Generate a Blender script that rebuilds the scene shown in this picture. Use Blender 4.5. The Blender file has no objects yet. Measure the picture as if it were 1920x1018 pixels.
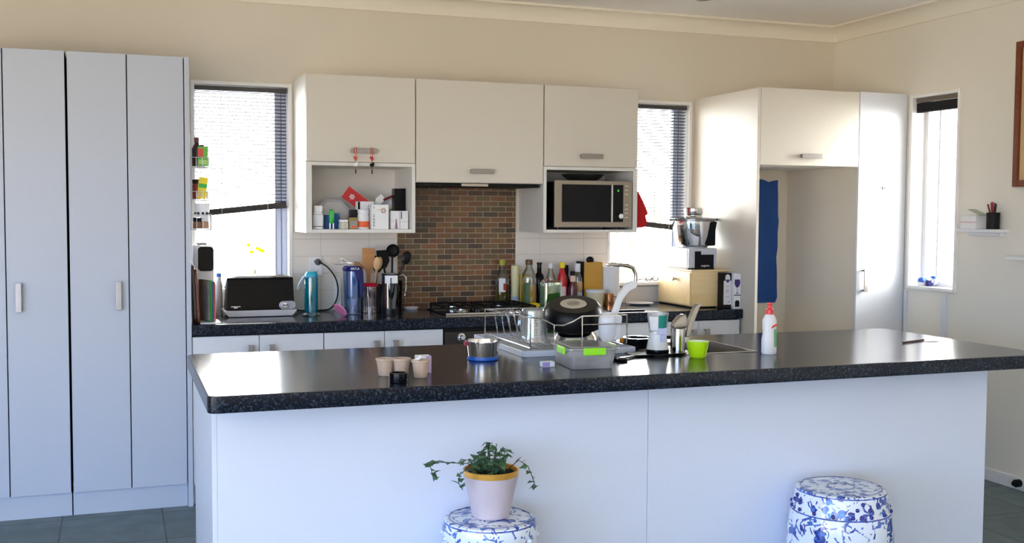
import bpy, bmesh, math, random
from mathutils import Vector, Matrix, noise as mnoise
random.seed(7)
SC = bpy.context.scene
COL = SC.collection
PI = math.pi

# ------------------------------------------------------------------ camera
YAW, PITCH, ROLL, FPX = .3485, .0547, .0058, 2039.7
fw = Vector((math.sin(YAW)*math.cos(PITCH), math.cos(YAW)*math.cos(PITCH), -math.sin(PITCH)))
r0 = Vector((math.cos(YAW), -math.sin(YAW), 0)); u0 = r0.cross(fw)
rt = r0*math.cos(ROLL)+u0*math.sin(ROLL); up = -r0*math.sin(ROLL)+u0*math.cos(ROLL)
cam_d = bpy.data.cameras.new('camera'); cam = bpy.data.objects.new('camera', cam_d); COL.objects.link(cam)
M = Matrix((rt, up, -fw)).transposed().to_4x4(); M.translation = Vector((-.3202, -6.1336, 1.4624))
cam.matrix_world = M
cam_d.sensor_width = 36; cam_d.lens = FPX*36/1920; cam_d.clip_start = .05
SC.camera = cam

# ------------------------------------------------------------------ daylight: an overcast bright sky seen through the openings
vs = SC.view_settings
vs.view_transform = 'Standard'; vs.look = 'None'; vs.exposure = 0.05; vs.gamma = 1; vs.use_curve_mapping = False
SKY_FRONT, SKY_REAR, GROUND_REAR = (30, 29.6, 29), (3.4, 6.4, 12.0), (7.0, 6.0, 4.8)
w = bpy.data.worlds.new('sky'); SC.world = w; w.use_nodes = True
nt = w.node_tree; nt.nodes.clear()
tc = nt.nodes.new('ShaderNodeTexCoord'); sp = nt.nodes.new('ShaderNodeSeparateXYZ')
nt.links.new(tc.outputs['Generated'], sp.inputs[0])
mr = nt.nodes.new('ShaderNodeMapRange'); mr.inputs[1].default_value = -.35; mr.inputs[2].default_value = .25
ad = nt.nodes.new('ShaderNodeMath'); ad.operation = 'MULTIPLY_ADD'; ad.inputs[1].default_value = 2
nt.links.new(sp.outputs['X'], ad.inputs[0]); nt.links.new(sp.outputs['Y'], ad.inputs[2])
mxy = nt.nodes.new('ShaderNodeMath'); mxy.operation = 'MAXIMUM'; nt.links.new(ad.outputs[0], mxy.inputs[0]); nt.links.new(sp.outputs['Y'], mxy.inputs[1])
nt.links.new(mxy.outputs[0], mr.inputs[0])
hz = nt.nodes.new('ShaderNodeMapRange'); hz.inputs[1].default_value = -.04; hz.inputs[2].default_value = .05
nt.links.new(sp.outputs['Z'], hz.inputs[0])
rear = nt.nodes.new('ShaderNodeMix'); rear.data_type = 'RGBA'; nt.links.new(hz.outputs[0], rear.inputs[0])
rear.inputs[6].default_value = (*GROUND_REAR, 1); rear.inputs[7].default_value = (*SKY_REAR, 1)
mx = nt.nodes.new('ShaderNodeMix'); mx.data_type = 'RGBA'
nt.links.new(rear.outputs[2], mx.inputs[6]); mx.inputs[7].default_value = (*SKY_FRONT, 1)
nt.links.new(mr.outputs[0], mx.inputs[0])
east = nt.nodes.new('ShaderNodeMapRange'); nt.links.new(sp.outputs['X'], east.inputs[0])   # the eastern sky is the brightest
east.inputs[1].default_value = .35; east.inputs[2].default_value = .8; east.inputs[3].default_value = 1; east.inputs[4].default_value = 2.2
bg = nt.nodes.new('ShaderNodeBackground'); nt.links.new(mx.outputs[2], bg.inputs[0]); nt.links.new(east.outputs[0], bg.inputs[1])
ow = nt.nodes.new('ShaderNodeOutputWorld'); nt.links.new(bg.outputs[0], ow.inputs[0])
SC.cycles.use_denoising = True
SC.cycles.max_bounces = 10; SC.cycles.diffuse_bounces = 6; SC.cycles.transparent_max_bounces = 16
SC.cycles.caustics_reflective = False; SC.cycles.caustics_refractive = False
SC.cycles.sample_clamp_indirect = 6

def portal(name, loc, sx, sy, direction):
    l = bpy.data.lights.new(name, 'AREA'); l.shape = 'RECTANGLE'; l.size = sx; l.size_y = sy
    l.cycles.is_portal = True
    o = bpy.data.objects.new(name, l); COL.objects.link(o); o.location = loc
    o.rotation_euler = Vector(direction).to_track_quat('-Z', 'Y').to_euler()
# the sky's light is sampled through the room's own window and door openings
portal('daylight_window', (.33, .16, 1.59), .54, 1.14, (0, -1, 0))
portal('daylight_window', (2.82, .16, 1.59), .58, 1.14, (0, -1, 0))
portal('daylight_window', (4.34, -.965, 1.6), .41, 1.15, (-1, 0, 0))
portal('daylight_door', (-2.6, -9.62, 1.1), 3.4, 2.2, (0, 1, 0))
portal('daylight_door', (-4.62, -6.3, 1.1), 4.2, 2.2, (1, 0, 0))

# ------------------------------------------------------------------ materials
def lin(c):
    return tuple(((v/255)/12.92 if v/255 <= .04045 else ((v/255+.055)/1.055)**2.4) for v in c)
def mat(name, c, rough=.5, metal=0, var=.04, scale=30, bump=0, spec=.5, trans=0, coat=0, emit=0, sub=0):
    m = bpy.data.materials.new(name); m.use_nodes = True; n = m.node_tree; b = n.nodes['Principled BSDF']
    col = lin(c)
    b.inputs['Roughness'].default_value = rough; b.inputs['Metallic'].default_value = metal
    b.inputs['Specular IOR Level'].default_value = spec; b.inputs['Transmission Weight'].default_value = trans
    b.inputs['Coat Weight'].default_value = coat; b.inputs['Coat Roughness'].default_value = .05
    t = n.nodes.new('ShaderNodeTexCoord'); ns = n.nodes.new('ShaderNodeTexNoise'); ns.inputs['Scale'].default_value = scale
    ns.inputs['Detail'].default_value = 4
    n.links.new(t.outputs['Object'], ns.inputs['Vector'])
    mixn = n.nodes.new('ShaderNodeMix'); mixn.data_type = 'RGBA'
    mixn.inputs[6].default_value = (*[max(0, v*(1-var)) for v in col], 1)
    mixn.inputs[7].default_value = (*[min(1, v*(1+var)) for v in col], 1)
    n.links.new(ns.outputs['Fac'], mixn.inputs[0]); n.links.new(mixn.outputs[2], b.inputs['Base Color'])
    if bump:
        bp = n.nodes.new('ShaderNodeBump'); bp.inputs['Strength'].default_value = bump; bp.inputs['Distance'].default_value = .002
        n.links.new(ns.outputs['Fac'], bp.inputs['Height']); n.links.new(bp.outputs[0], b.inputs['Normal'])
    if emit:
        b.inputs['Emission Color'].default_value = (*col, 1); b.inputs['Emission Strength'].default_value = emit
    return m
def thin_glass(name, tint=(1, 1, 1), rough=.02, amount=.08, body=0, bodycol=(1, 1, 1)):
    """clear thin-walled glass or plastic: see-through, with a fresnel sheen and a little body colour"""
    m = bpy.data.materials.new(name); m.use_nodes = True; n = m.node_tree; n.nodes.clear()
    o = n.nodes.new('ShaderNodeOutputMaterial'); tr = n.nodes.new('ShaderNodeBsdfTransparent'); tr.inputs[0].default_value = (*tint, 1)
    g = n.nodes.new('ShaderNodeBsdfGlossy'); g.inputs['Roughness'].default_value = rough
    lw = n.nodes.new('ShaderNodeLayerWeight'); lw.inputs[0].default_value = .35
    mp = n.nodes.new('ShaderNodeMapRange'); mp.inputs[3].default_value = amount; mp.inputs[4].default_value = .75
    n.links.new(lw.outputs['Fresnel'], mp.inputs[0])
    ms = n.nodes.new('ShaderNodeMixShader'); n.links.new(mp.outputs[0], ms.inputs[0]); n.links.new(g.outputs[0], ms.inputs[2])
    if body:
        d0 = n.nodes.new('ShaderNodeBsdfDiffuse'); d0.inputs[0].default_value = (*bodycol, 1); d1 = n.nodes.new('ShaderNodeBsdfTranslucent'); d1.inputs[0].default_value = (*bodycol, 1)
        d = n.nodes.new('ShaderNodeMixShader'); n.links.new(d0.outputs[0], d.inputs[1]); n.links.new(d1.outputs[0], d.inputs[2])
        m2 = n.nodes.new('ShaderNodeMixShader'); m2.inputs[0].default_value = body
        n.links.new(tr.outputs[0], m2.inputs[1]); n.links.new(d.outputs[0], m2.inputs[2]); n.links.new(m2.outputs[0], ms.inputs[1])
    else:
        n.links.new(tr.outputs[0], ms.inputs[1])
    n.links.new(ms.outputs[0], o.inputs[0])
    return m
def translucent(name, c, f=.5):
    m = bpy.data.materials.new(name); m.use_nodes = True; n = m.node_tree; n.nodes.clear(); c = lin(c)
    o = n.nodes.new('ShaderNodeOutputMaterial'); d = n.nodes.new('ShaderNodeBsdfDiffuse'); t = n.nodes.new('ShaderNodeBsdfTranslucent')
    d.inputs[0].default_value = (*c, 1); t.inputs[0].default_value = (*c, 1); ms = n.nodes.new('ShaderNodeMixShader'); ms.inputs[0].default_value = f
    n.links.new(d.outputs[0], ms.inputs[1]); n.links.new(t.outputs[0], ms.inputs[2]); n.links.new(ms.outputs[0], o.inputs[0])
    return m
def granite():
    m = mat('black_speckled_laminate', (22, 24, 28), .18, spec=.3); n = m.node_tree; b = n.nodes['Principled BSDF']
    t = n.nodes.new('ShaderNodeTexCoord'); v = n.nodes.new('ShaderNodeTexNoise'); v.inputs['Scale'].default_value = 150; v.inputs['Detail'].default_value = 3
    n.links.new(t.outputs['Object'], v.inputs['Vector'])
    cr = n.nodes.new('ShaderNodeValToRGB'); e = cr.color_ramp.elements
    e[0].position = .42; e[0].color = (.0016, .003, .007, 1); e[1].position = .57; e[1].color = (.006, .012, .026, 1)
    k = e.new(.69); k.color = (.045, .065, .085, 1)
    n.links.new(v.outputs['Fac'], cr.inputs[0]); n.links.new(cr.outputs[0], b.inputs['Base Color'])
    return m
def slate():
    m = mat('slate_floor_tile', (60, 68, 72), .45); n = m.node_tree; b = n.nodes['Principled BSDF']
    t = n.nodes.new('ShaderNodeTexCoord'); br = n.nodes.new('ShaderNodeTexBrick'); br.offset = 0
    mp = n.nodes.new('ShaderNodeMapping'); mp.inputs['Location'].default_value = (.13, .22, 0)
    n.links.new(t.outputs['Object'], mp.inputs[0]); n.links.new(mp.outputs[0], br.inputs[0])
    br.inputs['Scale'].default_value = 1; br.inputs['Brick Width'].default_value = .45; br.inputs['Row Height'].default_value = .45
    br.inputs['Mortar Size'].default_value = .004
    br.inputs['Color1'].default_value = (*lin((92, 108, 112)), 1); br.inputs['Color2'].default_value = (*lin((80, 96, 100)), 1)
    br.inputs['Mortar'].default_value = (*lin((38, 44, 48)), 1)
    ns = n.nodes.new('ShaderNodeTexNoise'); ns.inputs['Scale'].default_value = 9; ns.inputs['Detail'].default_value = 8
    n.links.new(t.outputs['Object'], ns.inputs['Vector'])
    mx = n.nodes.new('ShaderNodeMix'); mx.data_type = 'RGBA'; mx.blend_type = 'OVERLAY'; mx.inputs[0].default_value = .6
    n.links.new(br.outputs[0], mx.inputs[6]); n.links.new(ns.outputs['Fac'], mx.inputs[7]); n.links.new(mx.outputs[2], b.inputs['Base Color'])
    bp = n.nodes.new('ShaderNodeBump'); bp.inputs['Strength'].default_value = .25; bp.inputs['Distance'].default_value = .004
    n.links.new(ns.outputs['Fac'], bp.inputs['Height']); n.links.new(bp.outputs[0], b.inputs['Normal'])
    return m
def wood(name, c1, c2, scale=(3, 40, 40), rough=.35):
    m = mat(name, c1, rough); n = m.node_tree; b = n.nodes['Principled BSDF']
    t = n.nodes.new('ShaderNodeTexCoord'); mp = n.nodes.new('ShaderNodeMapping'); mp.inputs['Scale'].default_value = scale
    ns = n.nodes.new('ShaderNodeTexNoise'); ns.inputs['Scale'].default_value = 1; ns.inputs['Detail'].default_value = 5; ns.inputs['Distortion'].default_value = .6
    n.links.new(t.outputs['Object'], mp.inputs[0]); n.links.new(mp.outputs[0], ns.inputs['Vector'])
    cr = n.nodes.new('ShaderNodeValToRGB'); e = cr.color_ramp.elements
    e[0].position = .3; e[0].color = (*lin(c1), 1); e[1].position = .7; e[1].color = (*lin(c2), 1)
    n.links.new(ns.outputs['Fac'], cr.inputs[0]); n.links.new(cr.outputs[0], b.inputs['Base Color'])
    return m
WALL = mat('cream_wall_paint', (220, 211, 196), .85, var=.015, scale=6)
RWALL = mat('pale_wall_paint', (233, 227, 214), .85, var=.015, scale=6)
CEIL = mat('white_ceiling_paint', (250, 247, 244), .9, var=.01)
CORN = mat('cream_cornice', (238, 231, 216), .7, var=.01)
TRIM = mat('white_gloss_trim', (238, 236, 232), .35, var=.01)
CREAM = mat('cream_laminate', (216, 208, 194), .38, var=.012, scale=60)
WHITE = mat('white_laminate', (222, 223, 227), .38, var=.012, scale=60)
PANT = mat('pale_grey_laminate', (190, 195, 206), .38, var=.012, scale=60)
ISLE = mat('cool_white_laminate', (226, 230, 240), .38, var=.012, scale=60)
CARC = mat('white_carcass', (226, 222, 214), .5, var=.01)
GAP = mat('dark_gap', (30, 30, 32), .8)
NICKEL = mat('brushed_nickel', (160, 155, 150), .42, 1, var=.08, scale=80)
STEEL = mat('polished_steel', (205, 205, 205), .12, 1, var=.03)
BSTEEL = mat('brushed_steel', (178, 172, 165), .3, 1, var=.06, scale=90)
CHROME = mat('chrome', (225, 225, 228), .05, 1, var=.01)
ALU = mat('aluminium_joinery', (206, 214, 238), .4)
GRAN = granite()
SLATE = slate()
BLACK = mat('black_plastic', (14, 14, 16), .3, spec=.25)
GLOSSB = mat('black_gloss', (6, 7, 13), .07, spec=.16)
MATTB = mat('matt_black', (11, 11, 12), .6, spec=.25)
OVENB = mat('dark_oven_enamel', (44, 38, 32), .25)
PLAW = mat('white_plastic', (236, 236, 238), .35, var=.01)
CERW = mat('white_ceramic', (240, 240, 240), .15, var=.01)
PAPER = mat('white_paper', (240, 239, 238), .8, var=.01)
LILAC = mat('lilac_card', (196, 170, 205), .6)
GLASS = thin_glass('clear_glass', (.95, .97, .97))
PANE = thin_glass('window_pane', (.97, .98, .98), .0, .04)
GROUT = mat('pale_grout', (206, 194, 172), .85)
TILEW = mat('cream_wall_tile', (232, 224, 214), .25, var=.015)
BRICKS = [mat('brown_brick_tile', c, .3, var=.25, scale=60) for c in ((112, 78, 48), (122, 82, 48), (98, 68, 42), (84, 60, 40), (106, 82, 50), (112, 70, 44), (66, 52, 40), (94, 76, 48))]
RED = mat('red_card', (190, 28, 38), .45)
GREEN = mat('green_plastic', (30, 170, 60), .35)
LIME = mat('lime_plastic', (178, 225, 20), .3)
BLUE = mat('blue_plastic', (20, 90, 190), .35)
NAVY = mat('navy_plastic', (14, 22, 90), .25)
PINK = mat('pink_plastic', (232, 140, 180), .4)
YELLOW = mat('yellow_plastic', (240, 214, 30), .4)
ORANGE = mat('orange_label', (226, 96, 40), .5)
WOODL = wood('light_birch_wood', (244, 208, 144), (250, 222, 170))
WOODM = wood('beech_wood', (176, 120, 70), (196, 142, 90))
WOODP = wood('pale_wood', (214, 170, 118), (228, 190, 140))
WOODR = wood('red_brown_wood', (96, 42, 20), (120, 56, 28))
WOODD = wood('dark_brown_wood', (40, 22, 16), (62, 36, 26))
CLOTHR = mat('red_cloth', (176, 14, 22), .9, var=.15, scale=120, bump=.4)
GOLD = mat('gold_band', (240, 180, 80), .3, .6)
LEAF = mat('ivy_leaf', (70, 104, 68), .45, var=.35, scale=22)
SOIL = mat('potting_soil', (24, 18, 14), .95, var=.3, scale=80, bump=.6)
MAUVE = mat('pale_mauve_pot', (198, 185, 191), .55, var=.02)
FIBRE = mat('peat_fibre', (188, 166, 146), .9, var=.12, scale=140, bump=.5)

# ------------------------------------------------------------------ mesh helpers
class B:
    def __init__(s): s.bm = bmesh.new()
    def _new(s, mark, mi, M=None):
        s.bm.verts.ensure_lookup_table(); s.bm.faces.ensure_lookup_table()
        if M is not None:
            for v in s.bm.verts[mark[0]:]: v.co = M @ v.co
        for f in s.bm.faces[mark[1]:]: f.material_index = mi
        return s
    def mark(s): return (len(s.bm.verts), len(s.bm.faces))
    def box(s, x0, x1, y0, y1, z0, z1, bev=0, mi=0, M=None, seg=2):
        t = bmesh.new(); bmesh.ops.create_cube(t, size=1)
        for v in t.verts: v.co = Vector(((x0+x1)/2+v.co.x*(x1-x0), (y0+y1)/2+v.co.y*(y1-y0), (z0+z1)/2+v.co.z*(z1-z0)))
        if bev: bmesh.ops.bevel(t, geom=list(t.edges), offset=min(bev, .49*min(abs(x1-x0), abs(y1-y0), abs(z1-z0))), segments=seg, affect='EDGES', profile=.5)
        return s._merge(t, mi, M)
    def _merge(s, t, mi=0, M=None):
        mk = s.mark(); me = bpy.data.meshes.new('tmp'); t.to_mesh(me); t.free(); s.bm.from_mesh(me); bpy.data.meshes.remove(me)
        return s._new(mk, mi, M)
    def lathe(s, prof, seg=36, c=(0, 0, 0), mi=0, M=None, a0=0, a1=2*PI):
        """prof: list of (r, z) from bottom axis to top"""
        mk = s.mark(); full = abs(a1-a0-2*PI) < 1e-6; n = seg if full else seg+1; rings = []
        for r, z in prof:
            if r < 1e-6: rings.append([s.bm.verts.new((c[0], c[1], c[2]+z))])
            else: rings.append([s.bm.verts.new((c[0]+r*math.cos(a0+(a1-a0)*i/seg), c[1]+r*math.sin(a0+(a1-a0)*i/seg), c[2]+z)) for i in range(n)])
        for A, C in zip(rings, rings[1:]):
            for i in range(seg):
                j = (i+1) % n
                if len(A) == 1 and len(C) == 1: continue
                if len(A) == 1: q = (A[0], C[j], C[i])
                elif len(C) == 1: q = (A[i], A[j], C[0])
                else: q = (A[i], A[j], C[j], C[i])
                try: s.bm.faces.new(q)
                except ValueError: pass
        return s._new(mk, mi, M)
    def cyl(s, x, y, z0, z1, r, r1=None, seg=28, mi=0, M=None):
        r1 = r if r1 is None else r1
        return s.lathe([(0, z0), (r, z0), (r1, z1), (0, z1)], seg, (x, y, 0), mi, M)
    def tube(s, pts, r, seg=8, closed=False, mi=0, M=None, r_end=None):
        pts = [Vector(p) for p in pts]; n = len(pts); mk = s.mark(); rings = []; prev = None
        for i, p in enumerate(pts):
            a = pts[(i-1) % n] if (closed or i > 0) else p; b = pts[(i+1) % n] if (closed or i < n-1) else p
            t = (b-a).normalized()
            if prev is None:
                ref = Vector((0, 0, 1)) if abs(t.z) < .9 else Vector((1, 0, 0)); u = t.cross(ref).normalized()
            else: u = (prev-t*prev.dot(t)).normalized()
            prev = u; v = t.cross(u); rr = r if r_end is None else r+(r_end-r)*i/(n-1)
            rings.append([s.bm.verts.new(p+u*rr*math.cos(2*PI*k/seg)+v*rr*math.sin(2*PI*k/seg)) for k in range(seg)])
        for i in range(n if closed else n-1):
            A, C = rings[i], rings[(i+1) % n]
            for k in range(seg): s.bm.faces.new((A[k], A[(k+1) % seg], C[(k+1) % seg], C[k]))
        if not closed:
            s.bm.faces.new(rings[0][::-1]); s.bm.faces.new(rings[-1])
        return s._new(mk, mi, M)
    def prism(s, poly, axis, a0, a1, mi=0, M=None, bev=0):
        """poly: 2-D outline; axis: the axis along which it is extruded"""
        t = bmesh.new()
        def P(p, a): return (a, p[0], p[1]) if axis == 'x' else (p[0], a, p[1]) if axis == 'y' else (p[0], p[1], a)
        lo = [t.verts.new(P(p, a0)) for p in poly]; hi = [t.verts.new(P(p, a1)) for p in poly]; n = len(poly)
        t.faces.new(lo); t.faces.new(hi[::-1])
        for i in range(n): t.faces.new((lo[i], hi[i], hi[(i+1) % n], lo[(i+1) % n]))
        bmesh.ops.recalc_face_normals(t, faces=list(t.faces))
        if bev: bmesh.ops.bevel(t, geom=list(t.edges), offset=bev, segments=2, affect='EDGES', profile=.5)
        return s._merge(t, mi, M)
    def sphere(s, c, r, sx=1, sy=1, sz=1, mi=0, M=None, seg=16):
        t = bmesh.new(); bmesh.ops.create_uvsphere(t, u_segments=seg, v_segments=max(6, seg//2), radius=r)
        for v in t.verts: v.co = Vector((c[0]+v.co.x*sx, c[1]+v.co.y*sy, c[2]+v.co.z*sz))
        return s._merge(t, mi, M)
    def quad(s, a, b, c, d, mi=0):
        mk = s.mark(); s.bm.faces.new([s.bm.verts.new(p) for p in (a, b, c, d)]); return s._new(mk, mi)
    def text(s, body, size, M, mi=0, depth=.0006):
        cu = bpy.data.curves.new('txt', 'FONT'); cu.body = body; cu.size = size; cu.extrude = depth; cu.align_x = 'CENTER'; cu.align_y = 'CENTER'
        o = bpy.data.objects.new('txt', cu); COL.objects.link(o)
        me = bpy.data.meshes.new_from_object(o.evaluated_get(bpy.context.evaluated_depsgraph_get()))
        mk = s.mark(); s.bm.from_mesh(me); s._new(mk, mi, M)
        bpy.data.objects.remove(o); bpy.data.curves.remove(cu); bpy.data.meshes.remove(me)
        return s
    def mesh(s, name, mats, off=None):
        bm = s.bm
        if off is not None: bmesh.ops.translate(bm, vec=-Vector(off), verts=list(bm.verts))
        bmesh.ops.recalc_face_normals(bm, faces=list(bm.faces))
        for f in bm.faces: f.smooth = True
        for e in bm.edges:
            if len(e.link_faces) == 2 and e.calc_face_angle(0) > math.radians(38): e.smooth = False
        me = bpy.data.meshes.new(name); bm.to_mesh(me); bm.free()
        for m in (mats if isinstance(mats, (list, tuple)) else [mats]): me.materials.append(m)
        return me
def link(name, me, parent=None, loc=(0, 0, 0), rotz=0):
    o = bpy.data.objects.new(name, me); COL.objects.link(o); o.location = loc; o.rotation_euler = (0, 0, rotz)
    if parent is not None: o.parent = parent
    if me is not None and len(me.polygons) > 0:
        wn = o.modifiers.new('weighted', 'WEIGHTED_NORMAL'); wn.keep_sharp = True
    return o
def tag(o, label, cat, group=None, kind=None):
    if label: o['label'] = label
    if cat: o['category'] = cat
    if group: o['group'] = group
    if kind: o['kind'] = kind
    return o
ROOT = {}
def thing(name, label, cat, loc=(0, 0, 0), rotz=0, group=None, world=False):
    """Empty at the thing's base; world=True: its parts are given in room coordinates"""
    o = link(name, None, None, loc, rotz); ROOT[o.name] = Vector(loc) if world else None
    return tag(o, label, cat, group)
def part(name, b, mats, parent, label=None):
    r = parent
    while r.parent is not None: r = r.parent
    o = link(name, b.mesh(name, mats, ROOT.get(r.name)), parent)
    if label: o['label'] = label
    return o
def solo(name, b, mats, label, cat, loc=(0, 0, 0), rotz=0, group=None, world=False):
    o = link(name, b.mesh(name, mats, loc if world else None), None, loc, rotz); ROOT[o.name] = Vector(loc) if world else None
    return tag(o, label, cat, group)
def struct(name, b, mats, parent=None):
    o = link(name, b.mesh(name, mats), parent); o['kind'] = 'structure'; ROOT[o.name] = Vector((0, 0, 0)); return o
def arc(cx, cy, r, a0, a1, n=8): return [(cx+r*math.cos(a0+(a1-a0)*i/n), cy+r*math.sin(a0+(a1-a0)*i/n)) for i in range(n+1)]
def rrect(x0, x1, y0, y1, r, n=5):
    return arc(x1-r, y1-r, r, 0, PI/2, n)+arc(x0+r, y1-r, r, PI/2, PI, n)+arc(x0+r, y0+r, r, PI, 1.5*PI, n)+arc(x1-r, y0+r, r, 1.5*PI, 2*PI, n)
def Rz(a, c=(0, 0, 0)): return Matrix.Translation(c) @ Matrix.Rotation(a, 4, 'Z')
def Mt(loc, rx=0, ry=0, rz=0): return Matrix.Translation(loc) @ Matrix.Rotation(rz, 4, 'Z') @ Matrix.Rotation(ry, 4, 'Y') @ Matrix.Rotation(rx, 4, 'X')
FACE = lambda loc, roll=0: Mt(loc, rx=PI/2) @ Matrix.Rotation(roll, 4, 'Z')   # lettering facing the room (-y)

# ------------------------------------------------------------------ the room
XR, ZC = 4.185, 2.69
b = B()                                                             # back wall with its two window openings
for x0, x1, z0, z1 in ((-4.6, .06, 0, ZC), (.06, .602, 0, 1.012), (.06, .602, 2.162, ZC), (.602, 2.53, 0, ZC), (2.53, 3.112, 0, 1.012), (2.53, 3.112, 2.162, ZC), (3.112, XR+.12, 0, ZC)):
    b.box(x0, x1, 0, .13, z0, z1)
struct('wall_back', b, WALL)
b = B()
for y0, y1, z0, z1 in ((-.76, 0, 0, ZC), (-1.172, -.76, 0, 1.015), (-1.172, -.76, 2.175, ZC), (-9.6, -1.172, 0, ZC)): b.box(XR, XR+.13, y0, y1, z0, z1)
struct('wall_right', b, RWALL)
b = B()
for y0, y1, z0, z1 in ((-4.2, 0, 0, ZC), (-8.4, -4.2, 2.2, ZC), (-9.6, -8.4, 0, ZC)): b.box(-4.6, -4.5, y0, y1, z0, z1)
struct('wall_left', b, WALL)
b = B()
for x0, x1, z0, z1 in ((-4.6, -4.3, 0, ZC), (-4.3, -.9, 2.2, ZC), (-.9, XR, 0, ZC)): b.box(x0, x1, -9.6, -9.5, z0, z1)
struct('wall_rear', b, WALL)
b = B(); b.box(-4.6, XR+.13, -9.6, .13, ZC, ZC+.1); struct('ceiling', b, CEIL)
b = B(); b.box(-4.6, XR+.13, -9.6, .13, -.1, 0); struct('floor', b, SLATE)
def cove(d, drop):                                                  # outline of a cove cornice, wall at 0
    return [(0, ZC), (0, ZC-drop), (-.012, ZC-drop)]+[(-.012-(d-.012)*(1-math.cos(t)), ZC-drop+.012+(drop-.024)*math.sin(t)) for t in [PI/2*i/6 for i in range(7)]]+[(-d, ZC-.006), (-d, ZC)]
b = B(); b.prism(cove(.09, .095), 'x', -4.5, XR); struct('trim_1', b, CORN)
b = B(); b.prism([(XR+p[0], p[1]) for p in cove(.09, .095)], 'y', -9.5, 0); struct('trim_2', b, CORN)
b = B(); b.box(XR-.014, XR, -9.5, -.735, 0, .068, .004); struct('baseboard_right', b, TRIM)
b = B(); b.box(XR-.012, XR, -.765, -.745, 0, 1.0, .002); b.box(XR-.016, XR, -1.105, -1.066, .068, 1.0, .004); struct('trim_3', b, WHITE)

def window_back(n, x0, x1, sill):
    z0, z1 = 1.012, 2.162
    f = B(); t = .02
    f.box(x0, x0+t, -.012, .13, z0, z1, .002); f.box(x1-t, x1, -.012, .13, z0, z1, .002)
    f.box(x0+t, x1-t, -.012, .13, z1-t, z1, .002); f.box(x0+t, x1-t, -sill, .13, z0, z0+t, .003)
    fr = struct('window_%d' % n, f, TRIM)
    s = B(); a0, a1 = x0+t, x1-t
    for q in ((a0, a0+.012, z0+t, z1-t), (a1-.058, a1, z0+t, z1-t), (a0+.012, a1-.058, z1-t-.03, z1-t), (a0+.012, a1-.058, z0+t, z0+t+.012)): s.box(q[0], q[1], .085, .115, q[2], q[3], .002)
    part('sash', s, ALU, fr)
    s = B(); s.box(a1-.0625, a1-.0582, .08, .116, z0+t, z1-t, .001); s.box(a1-.03, a1-.027, .081, .0848, z0+t, z1-t); part('sash_seal', s, mat('slate_blue_seal', (70, 84, 116), .5), fr)
    g = B(); g.box(a0+.01, a1-.05, .098, .102, z0+.03, z1-.04); part('pane', g, PANE, fr)
window_back(1, .06, .602, .012)
window_back(2, 2.53, 3.112, .07)
f = B(); y0, y1, z0, z1, t = -1.172, -.76, 1.015, 2.175, .02
f.box(XR-.012, XR+.13, y0, y0+t, z0, z1, .002); f.box(XR-.012, XR+.13, y1-t, y1, z0, z1, .002)
f.box(XR-.012, XR+.13, y0+t, y1-t, z1-t, z1, .002); f.box(XR-.02, XR+.13, y0+t, y1-t, z0, z0+t, .003)
fr = struct('window_3', f, TRIM)
s = B()
for q in ((y0+t, y0+t+.03, z0+t, z1-t), (y1-t-.03, y1-t, z0+t, z1-t), (y0+.05, y1-.05, z1-t-.03, z1-t), (y0+.05, y1-.05, z0+t, z0+t+.03), (-.915, -.9, z0+t, z1-t)): s.box(XR+.085, XR+.115, q[0], q[1], q[2], q[3], .002)
part('sash', s, PLAW, fr)
g = B(); g.box(XR+.098, XR+.102, y0+.04, y1-.04, z0+.04, z1-.04); part('pane', g, PANE, fr)

# sliding door frames of the openings behind the camera (daylight comes in through them)
b = B()
for x in (-4.3, -3.15, -2.0, -.95): b.box(x, x+.05, -9.58, -9.52, 0, 2.2)
b.box(-4.3, -.9, -9.58, -9.52, 2.15, 2.2); struct('door_1', b, ALU)
b = B()
for y in (-8.4, -6.3, -4.25): b.box(-4.58, -4.52, y, y+.05, 0, 2.2)
b.box(-4.58, -4.52, -8.4, -4.2, 2.15, 2.2); struct('door_2', b, ALU)

# wall tiles: cream rectangles each side of the brown brick-pattern panel
def tiles(name, x0, x1, z0, z1, joints, rows):
    b = B(); b.box(x0, x1, -.006, 0, z0, z1, 0, 1)
    xs = [x0]+[j for j in joints if x0 < j < x1]+[x1]; zs = [z0]+[r for r in rows if z0 < r < z1]+[z1]
    for i in range(len(xs)-1):
        for k in range(len(zs)-1): b.box(xs[i]+.001, xs[i+1]-.001, -.009, -.003, zs[k]+.001, zs[k+1]-.001, .001, 0, seg=1)
    return struct(name, b, [TILEW, GROUT])
ROWS = [1.016, 1.11, 1.207, 1.304, 1.4]
tiles('trim_4', .602, 1.2, .9, 1.346, [.758, 1.036], ROWS)
tiles('trim_5', 1.925, 2.53, .9, 1.346, [2.083, 2.371], ROWS)
tiles('trim_6', 2.53, 3.11, .9, 1.0, [2.66, 2.95], [])
b = B(); b.box(1.2, 1.926, -.0098, 0, .9, 1.62, 0, 8)
W_, H_ = .0945, .0312; k = 0; z = .9
while z < 1.62:
    x = 1.2-(W_/2 if k % 2 else 0)
    while x < 1.926:
        a, c = max(x, 1.2), min(x+W_, 1.926)
        if c-a > .008: b.box(a+.0012, c-.0012, -.0112, -.003, z+.0011, min(z+H_, 1.62)-.0011, .001, random.randrange(8), seg=1)
        x += W_
    z += H_; k += 1
struct('trim_7', b, BRICKS+[GROUT])

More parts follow.
